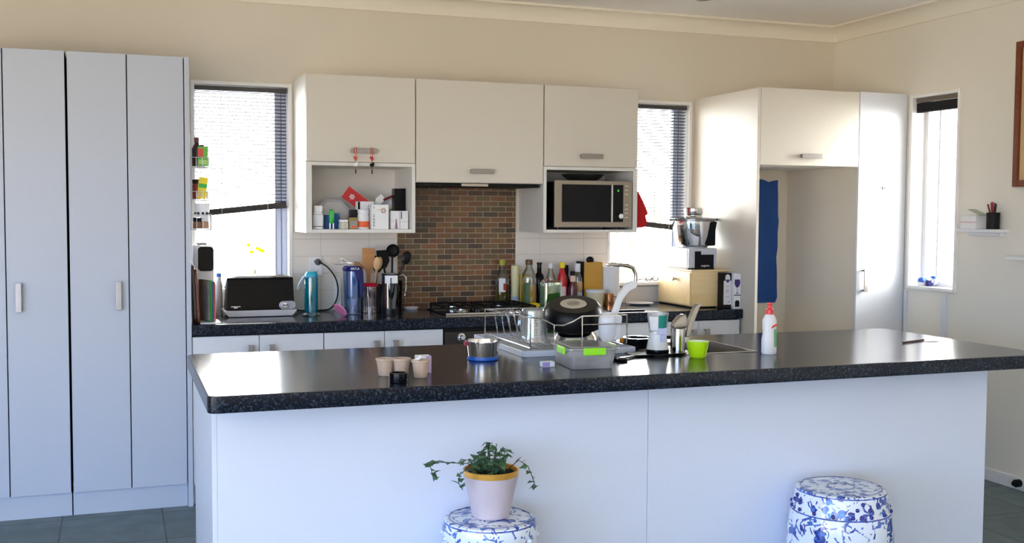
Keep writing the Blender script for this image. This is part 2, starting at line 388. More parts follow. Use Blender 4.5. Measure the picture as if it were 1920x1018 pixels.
# ------------------------------------------------------------------ handles and cupboards
def handle(b, x, yf, z, L, vertical, wd=.013, proj=.028):
    """flat bar handle on a front at y=yf (front faces -y), centred on (x, z)"""
    if vertical:
        b.box(x-wd, x+wd, yf-proj, yf-proj+.006, z-L/2, z+L/2, .002)
        for s in (-1, 1): b.box(x-wd*.8, x+wd*.8, yf-proj+.005, yf, z+s*(L/2-.008)-.005, z+s*(L/2-.008)+.005)
    else:
        b.box(x-L/2, x+L/2, yf-proj, yf-proj+.006, z-wd, z+wd, .002)
        for s in (-1, 1): b.box(x+s*(L/2-.008)-.005, x+s*(L/2-.008)+.005, yf-proj+.005, yf, z-wd*.8, z+wd*.8)
def pantry(label, x0, xm, x1, hx, hdoor, panel):
    t = thing('pantry_cupboard', label, 'cupboard', ((x0+x1)/2, -.3, 0), world=True)
    c = B(); c.box(x0+.002, x1-.002, -.588, -.002, .112, 2.2); part('carcass', c, GAP, t)
    for a, e in ((x0, xm), (xm, x1)):
        d = B(); d.box(a+.0025, e-.0025, -.608, -.589, .1136, 2.2, .0015); o = part('door', d, PANT, t)
        h = a <= hx <= e
        if h:
            hb = B(); handle(hb, hx, -.608, 1.052, .137, True); part('handle', hb, NICKEL, o)
    k = B(); k.box(x0, x1, -.588, -.57, 0, .111); part('kickboard', k, PANT, t)
    if panel:
        p = B(); p.box(x1+.002, .018, -.612, -.002, 0, 2.2, .001); part('end_panel', p, PANT, t)
pantry('tall white pantry cupboard at the far left edge with its handle beside the photo border', -1.0757, -.8056, -.5385, -.752, 0, False)
pantry('tall white pantry cupboard next to the left window with one bar handle', -.5325, -.2675, -.007, -.315, 0, True)

def upper(label, x0, x1, zdoor, niche, hx, hz):
    t = thing('wall_cupboard', label, 'cupboard', ((x0+x1)/2, -.2, 1.346 if niche else zdoor), world=True)
    c = B(); c.box(x0, x1, -.388, -.002, zdoor, 2.176, .001)
    if niche:
        nx0, nx1, nz0, nz1 = niche
        c.box(x0, nx0, -.406, -.002, 1.346, zdoor, .001); c.box(nx1, x1, -.406, -.002, 1.346, zdoor, .001)
        c.box(nx0, nx1, -.406, -.002, 1.346, nz0, .001); c.box(nx0, nx1, -.406, -.002, nz1, zdoor, .001); c.box(nx0, nx1, -.014, -.002, nz0, nz1)
    part('carcass', c, CREAM if not niche else CARC, t)
    d = B(); d.box(x0+.0025, x1-.0025, -.408, -.389, zdoor+.003, 2.176, .0015); o = part('door', d, CREAM, t)
    h = B(); handle(h, hx, -.408, hz, .135, False); part('handle', h, NICKEL, o)
upper('cream wall cupboard over an open shelf of small bottles and boxes', .612, 1.2015, 1.719, (.643, 1.182, 1.365, 1.701), .915, 1.781)
upper('wide cream wall cupboard over the brown brick tiles and cooktop', 1.2035, 1.9455, 1.62, None, 1.576, 1.684)
upper('cream wall cupboard above the microwave niche', 1.9475, 2.536, 1.72, (1.966, 2.508, 1.363, 1.702), 2.235, 1.782)
t = thing('range_hood', 'black slide-out range hood under the middle wall cupboard', 'range hood', (1.57, -.2, 1.6), world=True)
c = B(); c.box(1.215, 1.935, -.37, -.03, 1.6, 1.619, .003); part('hood_body', c, MATTB, t)
c = B(); c.box(1.47, 1.626, -.384, -.369, 1.602, 1.618, .002); part('grip_strip', c, BSTEEL, t, 'brushed metal grip strip')

# fridge housing: side panel, overhead cupboard, tall cupboard
YF = -.73; XP = 3.133
b = B(); b.box(XP, XP+.018, YF, -.002, 0, 2.18, .001); solo('side_panel', b, CREAM, 'tall cream side panel standing between the back bench and the fridge space', 'panel', (XP+.009, -.36, 0), world=True)
t = thing('overhead_cupboard', 'cream overhead cupboard above the empty fridge space', 'cupboard', (3.49, -.36, 1.742), world=True)
c = B(); c.box(XP+.02, 3.831, YF+.02, -.002, 1.742, 2.183, .001); part('carcass', c, CARC, t)
d = B(); d.box(XP+.02, 3.83, YF, YF+.019, 1.742, 2.183, .0015); o = part('door', d, CREAM, t)
h = B(); handle(h, 3.49, YF, 1.797, .14, False); part('handle', h, NICKEL, o)
t = thing('tall_cupboard', 'tall white broom cupboard between the fridge space and the right window', 'cupboard', (4.0, -.36, 0), world=True)
c = B(); c.box(3.833, XR-.002, YF+.02, -.002, 0, 2.186, .001); part('carcass', c, CREAM, t)
d = B(); d.box(3.835, XR-.006, YF, YF+.019, .1, 2.186, .0015); o = part('door', d, WHITE, t)
h = B(); handle(h, 3.885, YF, 1.065, .135, True); part('handle', h, NICKEL, o)
h = B(); h.cyl(0, 0, 0, .006, .012, M=Mt((4.02, YF, 1.62), rx=PI/2)); h.tube([(4.02, YF-.004, 1.62), (4.02, YF-.022, 1.617), (4.02, YF-.024, 1.628)], .003); part('hook', h, NICKEL, o)
b = B()                                                             # brushed-on blue paint, ragged right edge
zz = [.876+.805*i/24 for i in range(25)]
edge = [3.764+.0022*math.sin(i*1.3)+.004*math.sin(i*.45+1)+random.uniform(-.0015, .0015)-(.012 if i == 0 else 0) for i in range(25)]
b.prism([(3.3, .876)]+list(zip(edge, zz))+[(3.72, 1.675), (3.69, 1.667), (3.64, 1.684), (3.3, 1.68)], 'y', -.003, -.0005)
solo('paint_patch', b, mat('deep_blue_paint', (24, 70, 140), .7, var=.1), 'patch of deep blue paint brushed on the wall inside the fridge space', 'paint patch', (3.53, 0, .876), world=True)

# base cupboards under the back bench
def base(label, x0, splits, x1, hxs):
    t = thing('base_cupboard', label, 'cupboard', ((x0+x1)/2, -.3, 0), world=True)
    c = B(); c.box(x0+.001, x1-.001, -.58, -.002, .1, .842); part('carcass', c, GAP, t)
    xs = [x0]+splits+[x1]
    for a, e in zip(xs, xs[1:]):
        d = B(); d.box(a+.0015, e-.0015, -.6, -.581, .104, .838, .0015); o = part('door', d, WHITE, t)
        for hx in hxs:
            if a < hx < e:
                hb = B(); handle(hb, hx, -.6, .725, .135, True, .014, .03); part('handle', hb, NICKEL, o)
    k = B(); k.box(x0, x1, -.56, -.545, 0, .1); part('kickboard', k, WHITE, t)
base('pair of white base cupboard doors under the toaster end of the back bench', .02, [.344], .667, (.3, .403))
base('pair of white base cupboard doors directly left of the oven', .669, [.985], 1.303, (.942, 1.043))
base('white base cupboard directly right of the oven', 1.908, [], 2.384, ())
base('pair of white base cupboard doors at the fridge end of the back bench', 2.386, [2.845], 3.118, (2.805, 2.89))
t = thing('oven', 'dark built-in oven under the cooktop with a chrome knob', 'oven', (1.606, -.3, 0), world=True)
c = B(); c.box(1.306, 1.905, -.585, -.01, .1, .842); part('oven_body', c, MATTB, t)
d = B(); d.box(1.312, 1.9, -.6, -.586, .71, .822, .003); o = part('control_panel', d, OVENB, t)
for i, x in enumerate((1.404, 1.5, 1.71, 1.806)):
    k = B(); k.lathe([(0, 0), (.022, 0), (.022, .004), (.014, .006), (.013, .026), (.011, .029), (0, .029)], 24, M=Mt((x, -.6, .792 if i == 0 else .77), rx=PI/2)); part('knob', k, [CHROME], o)
d = B(); d.box(1.312, 1.9, -.6, -.586, .12, .7, .003); o = part('oven_door', d, GLOSSB, t)
k = B(); k.tube([(1.36, -.6, .665), (1.36, -.64, .665), (1.85, -.64, .665), (1.85, -.6, .665)], .008); part('handle', k, BSTEEL, o)

b = B(); b.prism([(-.002, .847), (-.002, .9), (-.603, .9), (-.609, .897), (-.611, .89), (-.611, .847)], 'x', .0195, XP-.002)
solo('back_benchtop', b, GRAN, 'long black speckled benchtop against the back wall', 'benchtop', (1.57, -.3, .847), world=True)

# cooktop
t = thing('gas_cooktop', 'black gas cooktop set in the back bench before the brick tiles', 'cooktop', (1.65, -.3, .9), world=True)
c = B(); c.box(1.35, 1.895, -.49, -.105, .9, .908, .003); part('glass_plate', c, GLOSSB, t)
c = B(); c.box(1.35, 1.895, -.499, -.489, .9, .911, .002); part('front_strip', c, STEEL, t, 'polished steel front strip')
for x, y, r in ((1.48, -.19, .04), (1.48, -.36, .03), (1.76, -.19, .03), (1.76, -.36, .05)):
    c = B(); c.lathe([(0, .908), (r*1.3, .908), (r*1.2, .914), (r, .916), (r, .926), (r*.9, .93), (0, .93)], 24, (x, y, 0)); part('burner', c, [STEEL], t)
for x0 in (1.37, 1.635):
    c = B(); x1 = x0+.245
    for y in (-.46, -.285, -.115): c.box(x0, x1, y-.005, y+.005, .931, .941, .002)
    for x in (x0, x1): c.box(x-.005, x+.005, -.465, -.11, .931, .941, .002)
    for x in (x0, x1):
        for y in (-.46, -.115): c.box(x-.005, x+.005, y-.005, y+.005, .908, .935)
    for x in (x0+.1, x0+.17): c.box(x-.004, x+.004, -.465, -.11, .931, .941, .002)
    part('trivet', c, MATTB, t)
for i in range(4):
    c = B(); c.lathe([(0, .908), (.018, .908), (.016, .928), (0, .929)], 20, (1.53+.08*i, -.475, 0)); part('knob', c, [BLACK], t)

# ------------------------------------------------------------------ island
IX0, IX1, IY0, IY1 = -.07, 3.233, -2.765, -1.73
t = thing('island_bench', 'long white kitchen island with a thick black speckled top', 'island', (1.55, -2.2, 0), world=True)
sx0, sx1, sy0, sy1 = 1.862, 2.112, -2.325, -1.955
top = B()
top.prism(rrect(IX0, IX1, IY0, IY1, .03), 'z', .846, .9, bev=.006)
me = top.mesh('top', GRAN); to = link('top', me); cutb = B(); cutb.prism(rrect(sx0, sx1, sy0, sy1, .03), 'z', .7, 1.0); co = link('cut', cutb.mesh('cut', GRAN))
md = to.modifiers.new('b', 'BOOLEAN'); md.operation = 'DIFFERENCE'; md.object = co; md.solver = 'EXACT'
dg = bpy.context.evaluated_depsgraph_get(); me2 = bpy.data.meshes.new_from_object(to.evaluated_get(dg))
bm = bmesh.new(); bm.from_mesh(me2); bpy.data.objects.remove(to); bpy.data.objects.remove(co)
tb = B(); tb.bm.free(); tb.bm = bm; part('benchtop', tb, GRAN, t)
PX0, PX1, PY0, PY1 = -.043, 3.10, -2.56, -1.745
for a, e in ((PX0+.016, 1.516), (1.518, PX1)):
    c = B(); c.box(a, e, PY0, PY0+.016, 0, .846, .001); part('front_panel', c, ISLE, t)
for a in (PX0, PX1-.016):
    c = B(); c.box(a, a+.016, PY0-(.001 if a < 0 else -.016), PY1, 0, .846, .001); part('end_panel', c, ISLE, t)
c = B(); c.box(PX0+.016, PX1-.016, PY1-.02, PY1, .1, .846); part('back_panel', c, ISLE, t)
c = B()
rim = [(sx0-.012, sx1+.012, sy0-.012, sy0), (sx0-.012, sx1+.012, sy1, sy1+.012), (sx0-.012, sx0, sy0, sy1), (sx1, sx1+.012, sy0, sy1)]
for q in rim: c.box(q[0], q[1], q[2], q[3], .9002, .9035, .001)
sk = part('sink', c, STEEL, t, 'stainless steel sink let into the top')
c = B(); c.box(1.66, sx0-.012, sy0-.012, sy1+.012, .9002, .9025, .001)
for i in range(7): c.box(1.68, 1.84, sy0+.03+.048*i, sy0+.036+.048*i, .9022, .9045, .001)
part('drainer', c, BSTEEL, sk)
c = B(); e = .002
c.box(sx0+e, sx1-e, sy0+e, sy0+e+.002, .74, .9); c.box(sx0+e, sx1-e, sy1-e-.002, sy1-e, .74, .9)
c.box(sx0+e, sx0+e+.002, sy0+e, sy1-e, .74, .9); c.box(sx1-e-.002, sx1-e, sy0+e, sy1-e, .74, .9); c.box(sx0+e, sx1-e, sy0+e, sy1-e, .736, .74)
part('sink_bowl', c, BSTEEL, sk)

# ------------------------------------------------------------------ blinds
def slats(b, x0, x1, y, zt, zb, pitch, tilt, mi=0):
    z = zt
    while z > zb:
        b.box(x0, x1, -.0125, .0125, -.0005, .0005, 0, mi, M=Mt((0, y, z), rx=tilt)); z -= pitch
SLAT = mat('grey_blind_slat', (74, 76, 82), .5)
CORD = mat('white_cord', (225, 225, 225), .8)
DARKB = mat('dark_blind_stack', (38, 32, 30), .5)
def blind(label, x0, x1, zl, zr, y):
    t = thing('venetian_blind', label, 'blind', ((x0+x1)/2, y, 2.14), world=True)
    c = B(); c.box(x0, x1, y-.014, y+.014, 2.112, 2.138, .002); part('headrail', c, mat('dark_headrail', (60, 58, 58), .4), t)
    c = B(); slats(c, x0+.004, x1-.004, y, 2.098, max(zl, zr)+.03, .0195, -.2); part('slats', c, SLAT, t)
    c = B()
    for f in (.28, .78): c.tube([(x0+(x1-x0)*f, y-.015, 2.115), (x0+(x1-x0)*f, y-.015, zl+(zr-zl)*f)], .0012, 6)
    part('cord', c, CORD, t)
    c = B(); a = math.atan2(zr-zl, x1-x0); L = math.hypot(x1-x0, zr-zl)
    c.box(-L/2+.004, L/2-.004, -.0125, .0125, .0108, .034, .002, M=Mt(((x0+x1)/2, y, (zl+zr)/2), ry=-a))
    c.box(-L/2+.002, L/2-.002, -.014, .014, 0, .011, .002, M=Mt(((x0+x1)/2, y, (zl+zr)/2), ry=-a)); part('bottom_rail', c, DARKB, t)
blind('half lowered venetian blind in the left window over the toaster', .084, .578, 1.425, 1.478, .03)
blind('half lowered venetian blind in the narrow window beside the microwave', 2.554, 3.088, 1.40, 1.345, .03)
t = thing('venetian_blind', 'dark blind drawn up to the head of the right wall window', 'blind', (XR+.03, -.966, 2.14), world=True)
c = B(); c.box(XR+.012, XR+.04, -1.148, -.784, 2.128, 2.152, .002); part('headrail', c, mat('bronze_headrail', (96, 84, 70), .4), t)
c = B()
for i in range(14): c.box(XR+.01, XR+.042, -1.146, -.79, 2.078+i*.0034, 2.0805+i*.0034, 0)
c.box(XR+.01, XR+.042, -1.146, -.79, 2.068, 2.077, .002); part('slats', c, MATTB, t)

# ------------------------------------------------------------------ back bench, left end
BZ = .9002
def lidded(prof): return prof
# wire rack hooked on the pantry side, before the window
WIRE = mat('white_coated_wire', (232, 232, 235), .35)
t = thing('wire_rack', 'white three tier wire rack hung on the pantry side beside the window', 'rack', (.03, -.5, 1.353), world=True)
c = B()
for y in (-.56, -.44): c.tube([(.0208, y, 1.353), (.0208, y, 1.83)], .003, 6)
c.tube([(.0208, -.56, 1.83), (.0208, -.44, 1.83)], .003, 6); part('back_frame', c, WIRE, t)
TIERS = ((1.676, .112, .045), (1.512, .106, .042), (1.365, .122, .075))
for z, xm, h in TIERS:
    c = B()
    for zz in (z, z+h): c.tube([(.0235, -.57, zz), (xm, -.57, zz), (xm, -.43, zz), (.0235, -.43, zz)], .0022, 6, True)
    for i in range(8):
        y = -.57+.02*i; c.tube([(.028, y, z), (xm, y, z), (xm, y, z+h)], .0014, 5)
    for x in (.05, .08): c.tube([(x, -.57, z+h), (x, -.57, z), (x, -.43, z), (x, -.43, z+h)], .0014, 5)
    part('basket', c, WIRE, t)
def jar(name, x, y, z, r, h, mbody, mlid, label, cat='jar', group=None, neck=None, lidh=.02):
    t = thing(name, label, cat, (x, y, z), group=group)
    c = B()
    if neck: c.lathe([(0, 0), (r*.95, 0), (r, .004), (r, h*neck[0]), (neck[1]*1.02, h*neck[2]), (neck[1], h-lidh), (0, h-lidh)], 24)
    else: c.lathe([(0, 0), (r*.95, 0), (r, .004), (r, h-lidh-.008), (r*.85, h-lidh), (0, h-lidh)], 24)
    part('jar' if cat == 'jar' else 'bottle', c, mbody, t)
    lr = (neck[1] if neck else r*.9)*1.1
    c = B(); c.lathe([(0, h-lidh), (lr, h-lidh), (lr, h-.002), (lr*.94, h), (0, h)], 24); part('lid', c, mlid, t)
    return t
def band(t, r, z0, z1, m, name='label_band', seg=24, a0=0, a1=2*PI, lab=None):
    c = B(); c.lathe([(r, z0), (r+.0006, z0), (r+.0006, z1), (r, z1)], seg, a0=a0, a1=a1); return part(name, c, m, t, lab)
MAROON = mat('maroon_plastic', (92, 22, 26), .35); DKRED = mat('dark_red_plastic', (110, 12, 24), .4)
jar('sauce_bottle', .06, -.47, 1.6785, .025, .146, mat('dark_sauce', (44, 16, 16), .2), MAROON, 'dark maroon bottle at the back of the rack top tier', 'bottle', neck=(.62, .011, .78), lidh=.024)
jar('sauce_bottle', .086, -.455, 1.6785, .016, .11, mat('brown_sauce', (60, 24, 20), .2), MAROON, 'shorter dark brown bottle behind the green packet on the rack', 'bottle', neck=(.7, .01, .85), lidh=.02)
def pouch(name, label, x, y, z, wd, h, M, mats, deco):
    t = thing(name, label, 'packet', (x, y, z)); c = B()
    n = 8
    for i in range(n): pass
    prof = [(-wd/2, 0), (wd/2, 0), (wd/2*.98, h*.5), (wd/2, h), (-wd/2, h), (-wd/2*.98, h*.5)]
    c.prism(prof, 'y', -.014, .014, 0, M, .004); part('bag', c, mats[0], t)
    for k, (a, e, z0, z1, m) in enumerate(deco):
        c = B(); c.box(a, e, -.0152, -.0142, z0, z1, 0, 0, M); part('printed_panel', c, m, t)
    return t
PGRN = mat('leaf_green_print', (96, 172, 58), .45)
pouch('spice_packet', 'green packet with a red panel in the rack top tier', .083, -.53, 1.6805, .05, .096, Mt((0, 0, 0), ry=.03), [PGRN], [(-.024, .0, .045, .085, mat('red_print', (214, 70, 64), .5)), (-.02, .02, .008, .03, mat('pale_green_print', (170, 205, 120), .5))])
jar('spice_jar', .056, -.475, 1.5165, .02, .098, DKRED, MATTB, 'dark red spice jar in the rack middle tier')
pouch('soup_packet', 'yellow packet with a green stripe leaning in the rack middle tier', .074, -.53, 1.518, .044, .108, Mt((0, 0, 0), ry=.13), [YELLOW], [(-.02, .02, .055, .075, GREEN), (-.018, .0, .01, .03, mat('beige_print', (222, 200, 140), .5))])
t = thing('storage_tub', 'white square-holed plastic tub in the rack bottom tier', 'tub', (.08, -.52, 1.4265)); c = B()
c.lathe([(0, .0), (.032, 0), (.038, .07), (.036, .07), (.03, .003), (0, .003)], 28); part('tub', c, PLAW, t)
c = B()
for i in range(10): c.box(-.005, .005, -.0375, -.0335, .012, .026, 0, M=Rz(i*PI/5))
part('dark_panel', c, MATTB, t)
jar('spice_jar', .06, -.472, 1.3695, .022, .055, mat('brown_spice', (140, 96, 66), .6), MATTB, 'brown spice jar under the white tub at the rack back')
jar('spice_jar', .095, -.47, 1.3695, .022, .057, mat('tan_spice', (178, 140, 110), .6), PLAW, 'tan spice jar under the white tub nearer the window')

# soda maker, boards, books, toaster
t = thing('soda_maker', 'tall white soda maker with a black front behind the books', 'soda maker', (.104, -.2, BZ))
c = B(); c.prism(rrect(-.052, .052, -.07, .1, .03), 'z', 0, .38, bev=.012); part('housing', c, PLAW, t)
c = B(); c.prism(rrect(-.03, .05, .245, .373, .018), 'y', -.078, -.06, bev=.004); part('front_cover', c, GLOSSB, t)
c = B(); c.box(-.03, .02, -.02, .04, .38, .392, .004); part('button', c, mat('grey_plastic', (150, 150, 152), .4), t)
c = B(); c.box(-.05, .05, -.12, -.07, 0, .02, .006); part('drip_tray', c, PLAW, t)
for i, (x, lean, hh, m, lab) in enumerate(((.03, .045, .292, WOODD, 'dark brown chopping board leaning against the pantry side'), (.0445, .05, .27, WOODR, 'red-brown chopping board leaning beside the books'))):
    c = B(); c.prism(rrect(-.11, .11, 0, hh, .03), 'x', -.006, .006, M=Mt((0, 0, .0004), ry=-lean), bev=.002)
    solo('chopping_board', c, m, lab, 'chopping board', (x+.012, -.47, BZ))
PIC = mat('grey_photo_print', (150, 150, 150), .5, var=.8, scale=9)
for i, (x, y, th, dd, h, m, lab) in enumerate(((.095, -.47, .012, .15, .205, mat('green_cover', (30, 120, 36), .35), 'green covered recipe book standing with its grey face to the room'), (.1055, -.4668, .007, .15, .2, mat('blue_cover', (64, 70, 150), .5), 'thin blue recipe booklet standing beside the green book'), (.1135, -.4643, .007, .15, .198, mat('red_cover', (196, 84, 70), .5), 'thin red recipe booklet standing at the window end of the books'))):
    t = thing('recipe_book', lab, 'book', (x, y, BZ+.007), rotz=.3, group='recipe books in the stand'); c = B()
    c.box(-th/2, -th/2+.0015, -dd/2, dd/2, 0, h); c.box(th/2-.0015, th/2, -dd/2, dd/2, 0, h); c.box(-th/2, th/2, -dd/2-.001, -dd/2+.001, 0, h); part('cover', c, m, t)
    c = B(); c.box(-th/2+.0016, th/2-.0016, -dd/2+.0015, dd/2-.003, .003, h-.003); part('pages', c, PAPER, t)
    if i == 0:
        c = B(); c.box(-th/2-.0008, -th/2-.0001, -dd/2+.004, dd/2-.004, .004, h-.004); part('cover_picture', c, PIC, t)
c = B(); c.prism(rrect(-.05, .05, -.095, .1, .02), 'z', 0, .005, bev=.0015); solo('book_stand', c, PLAW, 'flat white stand under the recipe books', 'stand', (.112, -.49, BZ))
jar('bottle', .191, -.12, BZ, .02, .226, PLAW, BLUE, 'slim white bottle with a blue cap behind the books', 'bottle', neck=(.7, .012, .85))
t = thing('toaster', 'long black toaster with silver base and dial', 'toaster', (.391, -.2, BZ)); c = B()
side = [(-.085, .035), (.085, .035), (.074, .2), (.066, .208), (-.066, .208), (-.074, .2)]
mk = c.mark(); c.prism(side, 'x', -.178, .178, bev=.006)
c.bm.verts.ensure_lookup_table()
for v in c.bm.verts: v.co.x *= 1-.28*max(0, v.co.z-.035)**1.0*.6
part('shell', c, GLOSSB, t)
c = B(); c.prism([(-.165, .002), (.165, .002), (.19, .03), (.19, .036), (-.19, .036), (-.19, .03)], 'y', -.09, .09, bev=.003); part('base', c, mat('silver_plastic', (196, 198, 204), .3, .4), t)
c = B(); c.prism(rrect(-.158, .158, -.055, .055, .03), 'z', .206, .213, bev=.003); c.prism(rrect(-.15, .15, -.05, .05, .03), 'z', .212, .217, bev=.002); tp = part('top_plate', c, STEEL, t)
c = B()
for y in (-.028, .028): c.box(-.13, .13, y-.012, y+.012, .2165, .2178)
part('slot', c, MATTB, tp)
c = B(); c.prism(rrect(.095, .183, .037, .082, .022), 'y', -.0945, -.083, bev=.002); dl = part('control_panel', c, mat('silver_panel', (176, 180, 188), .28, .6), t)
c = B(); c.lathe([(0, 0), (.016, 0), (.015, .012), (0, .013)], 24, M=Mt((.125, -.0945, .058), rx=PI/2)); c.box(.1235, .1265, -.111, -.105, .045, .071); part('dial', c, [CHROME], dl)
c = B(); c.box(-.155, -.105, -.0965, -.088, .052, .06, .002); c.box(-.14, -.12, -.1, -.088, .046, .054, .002); part('lever', c, CHROME, t)
toaster = t
DX, DY, DZ = .74-.391, -.011+.2, 1.175-.9002
c = B(); c.lathe([(0, 0), (.019, 0), (.019, .016), (.012, .028), (0, .03)], 24, M=Mt((DX, DY, DZ), rx=PI/2)); plug_bm = c
pts = [(0, -.03, 0), (.012, -.035, -.004), (.05, -.04, -.03), (.09, -.045, -.085), (.105, -.05, -.15), (.095, -.05, -.215), (.06, -.045, -.262), (0, -.04, -.27), (-.06, -.04, -.27), (-.12, -.06, -.265), (-.17, -.16, -.235)]
sm = [Vector(pts[0])]
for i in range(len(pts)-1):
    p0, p1, p2, p3 = [Vector(pts[max(0, min(len(pts)-1, j))]) for j in (i-1, i, i+1, i+2)]
    for k in range(1, 6):
        u = k/5; sm.append(.5*((2*p1)+(p2-p0)*u+(2*p0-5*p1+4*p2-p3)*u*u+(3*p1-p0-3*p2+p3)*u**3))
c = B(); c.tube([v+Vector((DX, DY, DZ)) for v in sm], .004, 7); cd_ = part('power_cord', c, MATTB, toaster); part('plug', plug_bm, mat('grey_plug', (70, 72, 76), .35), cd_)
FLOW = translucent('yellow_petal', (250, 225, 30), .5)
t = thing('flower_vase', 'small clear vase of yellow flowers on the left window sill', 'vase', (.395, .05, 1.0325))
c = B(); c.lathe([(0, 0), (.022, 0), (.026, .03), (.014, .07), (.018, .1), (.0165, .1), (.0125, .07), (.024, .03), (.02, .004), (0, .004)], 24); part('vase', c, GLASS, t)
c = B(); fl = B()
for fx, fy, fz in ((.02, 0, .218), (.05, .01, .205), (-.028, 0, .238), (-.012, -.01, .2), (.035, -.01, .21)):
    c.tube([(0, 0, .01), (fx*.2, fy*.3, .1), (fx, fy, fz)], .0016, 5)
    for k in range(7):
        a = k*2*PI/7; d = Vector((math.cos(a)*.014, math.sin(a)*.006, math.sin(a)*.013)); p = Vector((fx, fy, fz)); n = Vector((-d.z, 0, d.x))*.4
        fl.quad(p, p+d*.6+n, p+d, p+d*.6-n)
    fl.sphere((fx, fy, fz), .004, seg=8)
part('stems', c, translucent('pale_stem_green', (190, 205, 150), .4), t); part('blooms', fl, FLOW, t)
t = thing('power_socket', 'white double wall socket with a black plug left of the blue jug', 'socket', (.728, -.009, 1.15))
c = B(); c.box(-.036, .036, -.01, 0, -.054, .054, .002); o = part('plate', c, PLAW, t)
c = B()
for z in (-.03, .03):
    for sx in (-1, 1): c.box(sx*.008-.0015, sx*.008+.0015, -.0106, -.0098, z-.005, z+.004, M=Mt((0, 0, 0)))
part('pin_slots', c, MATTB, o)
TEAL = thin_glass('teal_plastic', (.1, .62, .7), .05, .1, .45, lin((10, 165, 190)))
TEALS = mat('teal_lid', (40, 170, 200), .3)
t = thing('drink_bottle', 'teal drink bottle standing under the wall socket', 'bottle', (.677, -.17, BZ+.001)); c = B()
c.lathe([(0, .0), (.036, .0), (.037, .05), (.037, .19), (.033, .205), (0, .206)], 28); part('bottle', c, TEAL, t)
c = B(); c.lathe([(0, .2), (.035, .2), (.035, .215), (.026, .229), (0, .23)], 28); part('lid', c, TEALS, t)
c = B(); c.tube([(.03, 0, .2), (-.04, 0, .2), (-.065, 0, .16), (-.072, 0, .13)], .007, 8); part('strap', c, mat('pale_blue_strap', (190, 212, 236), .5), t)
c = B(); c.lathe([(0, 0), (.046, 0), (.05, .006), (.04, .014), (0, .015)], 28, (.0, -.0, 0)); solo('glass_coaster', c, GLASS, 'round clear glass dish in front of the teal bottle', 'dish', (.66, -.275, BZ))
t = thing('sink_strainer', 'pink round sink strainer leaning on the blue jug', 'strainer', (.787, -.415, BZ)); c = B()
Mp = Mt((0, 0, .035), ry=.9, rz=.5)
c.lathe([(0, 0), (.04, 0), (.044, .004), (.04, .007), (.012, .005), (0, .005)], 30, M=Mp); part('disc', c, PINK, t); c = B(); c.lathe([(0, .005), (.006, .005), (.005, .014), (0, .015)], 16, M=Mp); part('knob', c, PINK, t)
c = B(); c.prism(rrect(-.02, .02, 0, .185, .006), 'y', -.004, .004, M=Mt((0, 0, .0016), rx=-.12), bev=.001); solo('white_board', c, PLAW, 'narrow white plastic board leaning on the tiles behind the blue jug', 'board', (.85, -.035, BZ))
BJUG = thin_glass('blue_jug_plastic', (.8, .88, 1), .03, .1, .12, lin((150, 185, 250)))
t = thing('filter_jug', 'clear blue water filter jug with a navy lid', 'jug', (.888, -.25, BZ)); c = B()
def ovl(r, f, n=32): return [(r*math.cos(2*PI*i/n)*1.0, r*f*math.sin(2*PI*i/n)) for i in range(n)]
S = Matrix.Diagonal((1, 1.35, 1, 1))
c.lathe([(0, 0), (.042, 0), (.045, .005), (.05, .24), (.052, .25), (.05, .25), (.043, .006), (0, .004)], 32, M=S); part('jug', c, BJUG, t)
c = B(); c.lathe([(0, .1), (.041, .1), (.044, .11), (.047, .235), (0, .235)], 28, M=S); c.lathe([(0, .085), (.03, .085), (.041, .1), (0, .1)], 28, M=S); part('filter_funnel', c, thin_glass('blue_funnel', (.72, .85, 1), .05, .06, .5, lin((165, 205, 255))), t)
c = B(); c.lathe([(0, .236), (.052, .236), (.054, .25), (.045, .263), (0, .266)], 32, M=S); ld = part('lid', c, NAVY, t); c = B(); c.text('BRITA', .018, FACE((0, -.0735, .25)), depth=.0004); part('lettering', c, PLAW, ld)
c = B(); c.prism([(.03, .25), (.045, .24), (.05, .14), (.044, .09), (.03, .095), (.026, .17), (.0, .245)], 'y', -.074, -.058, bev=.004); part('handle', c, NAVY, t)

# utensils in black holders before the brick edge
t = thing('utensil_holder', 'black utensil holder behind the clear red-rimmed tumbler', 'holder', (1.02, -.12, BZ)); c = B()
c.lathe([(0, 0), (.056, 0), (.06, .15), (.056, .15), (.052, .006), (0, .006)], 28); part('holder', c, MATTB, t)
t = thing('utensil_holder', 'black utensil holder nearest the brick tiles', 'holder', (1.145, -.12, BZ)); c = B()
c.lathe([(0, 0), (.052, 0), (.056, .17), (.052, .17), (.048, .006), (0, .006)], 28); part('holder', c, GLOSSB, t)
c = B(); c.prism([(-.008, -.16), (.008, -.16), (.012, .05), (.036, .1), (.036, .185), (-.036, .19), (-.036, .1), (-.012, .05)], 'y', -.003, .003, bev=.0015)
solo('wooden_spatula', c, WOODM, 'broad brown wooden spatula upright in the utensil holder', 'spatula', (1.002, -.14, 1.068))
for x, y, m, lean, lab in ((1.035, -.15, WOODP, .1, 'pale wooden spoon in front of the spatula'), (1.048, -.1, WOODP, .2, 'second pale wooden spoon leaning right behind the first')):
    c = B(); Mq = Mt((0, 0, 0), ry=lean); c.tube([(0, 0, -.14), (0, 0, .08)], .005, 8, M=Mq); c.sphere((0, 0, .115), .02, 1, .35, 1.9, M=Mq); solo('wooden_spoon', c, m, lab, 'spoon', (x, y, 1.055))
t = thing('whisk', 'wire whisk with a wooden handle lying over the jug and holder', 'whisk', (.93, -.11, 1.17)); c = B()
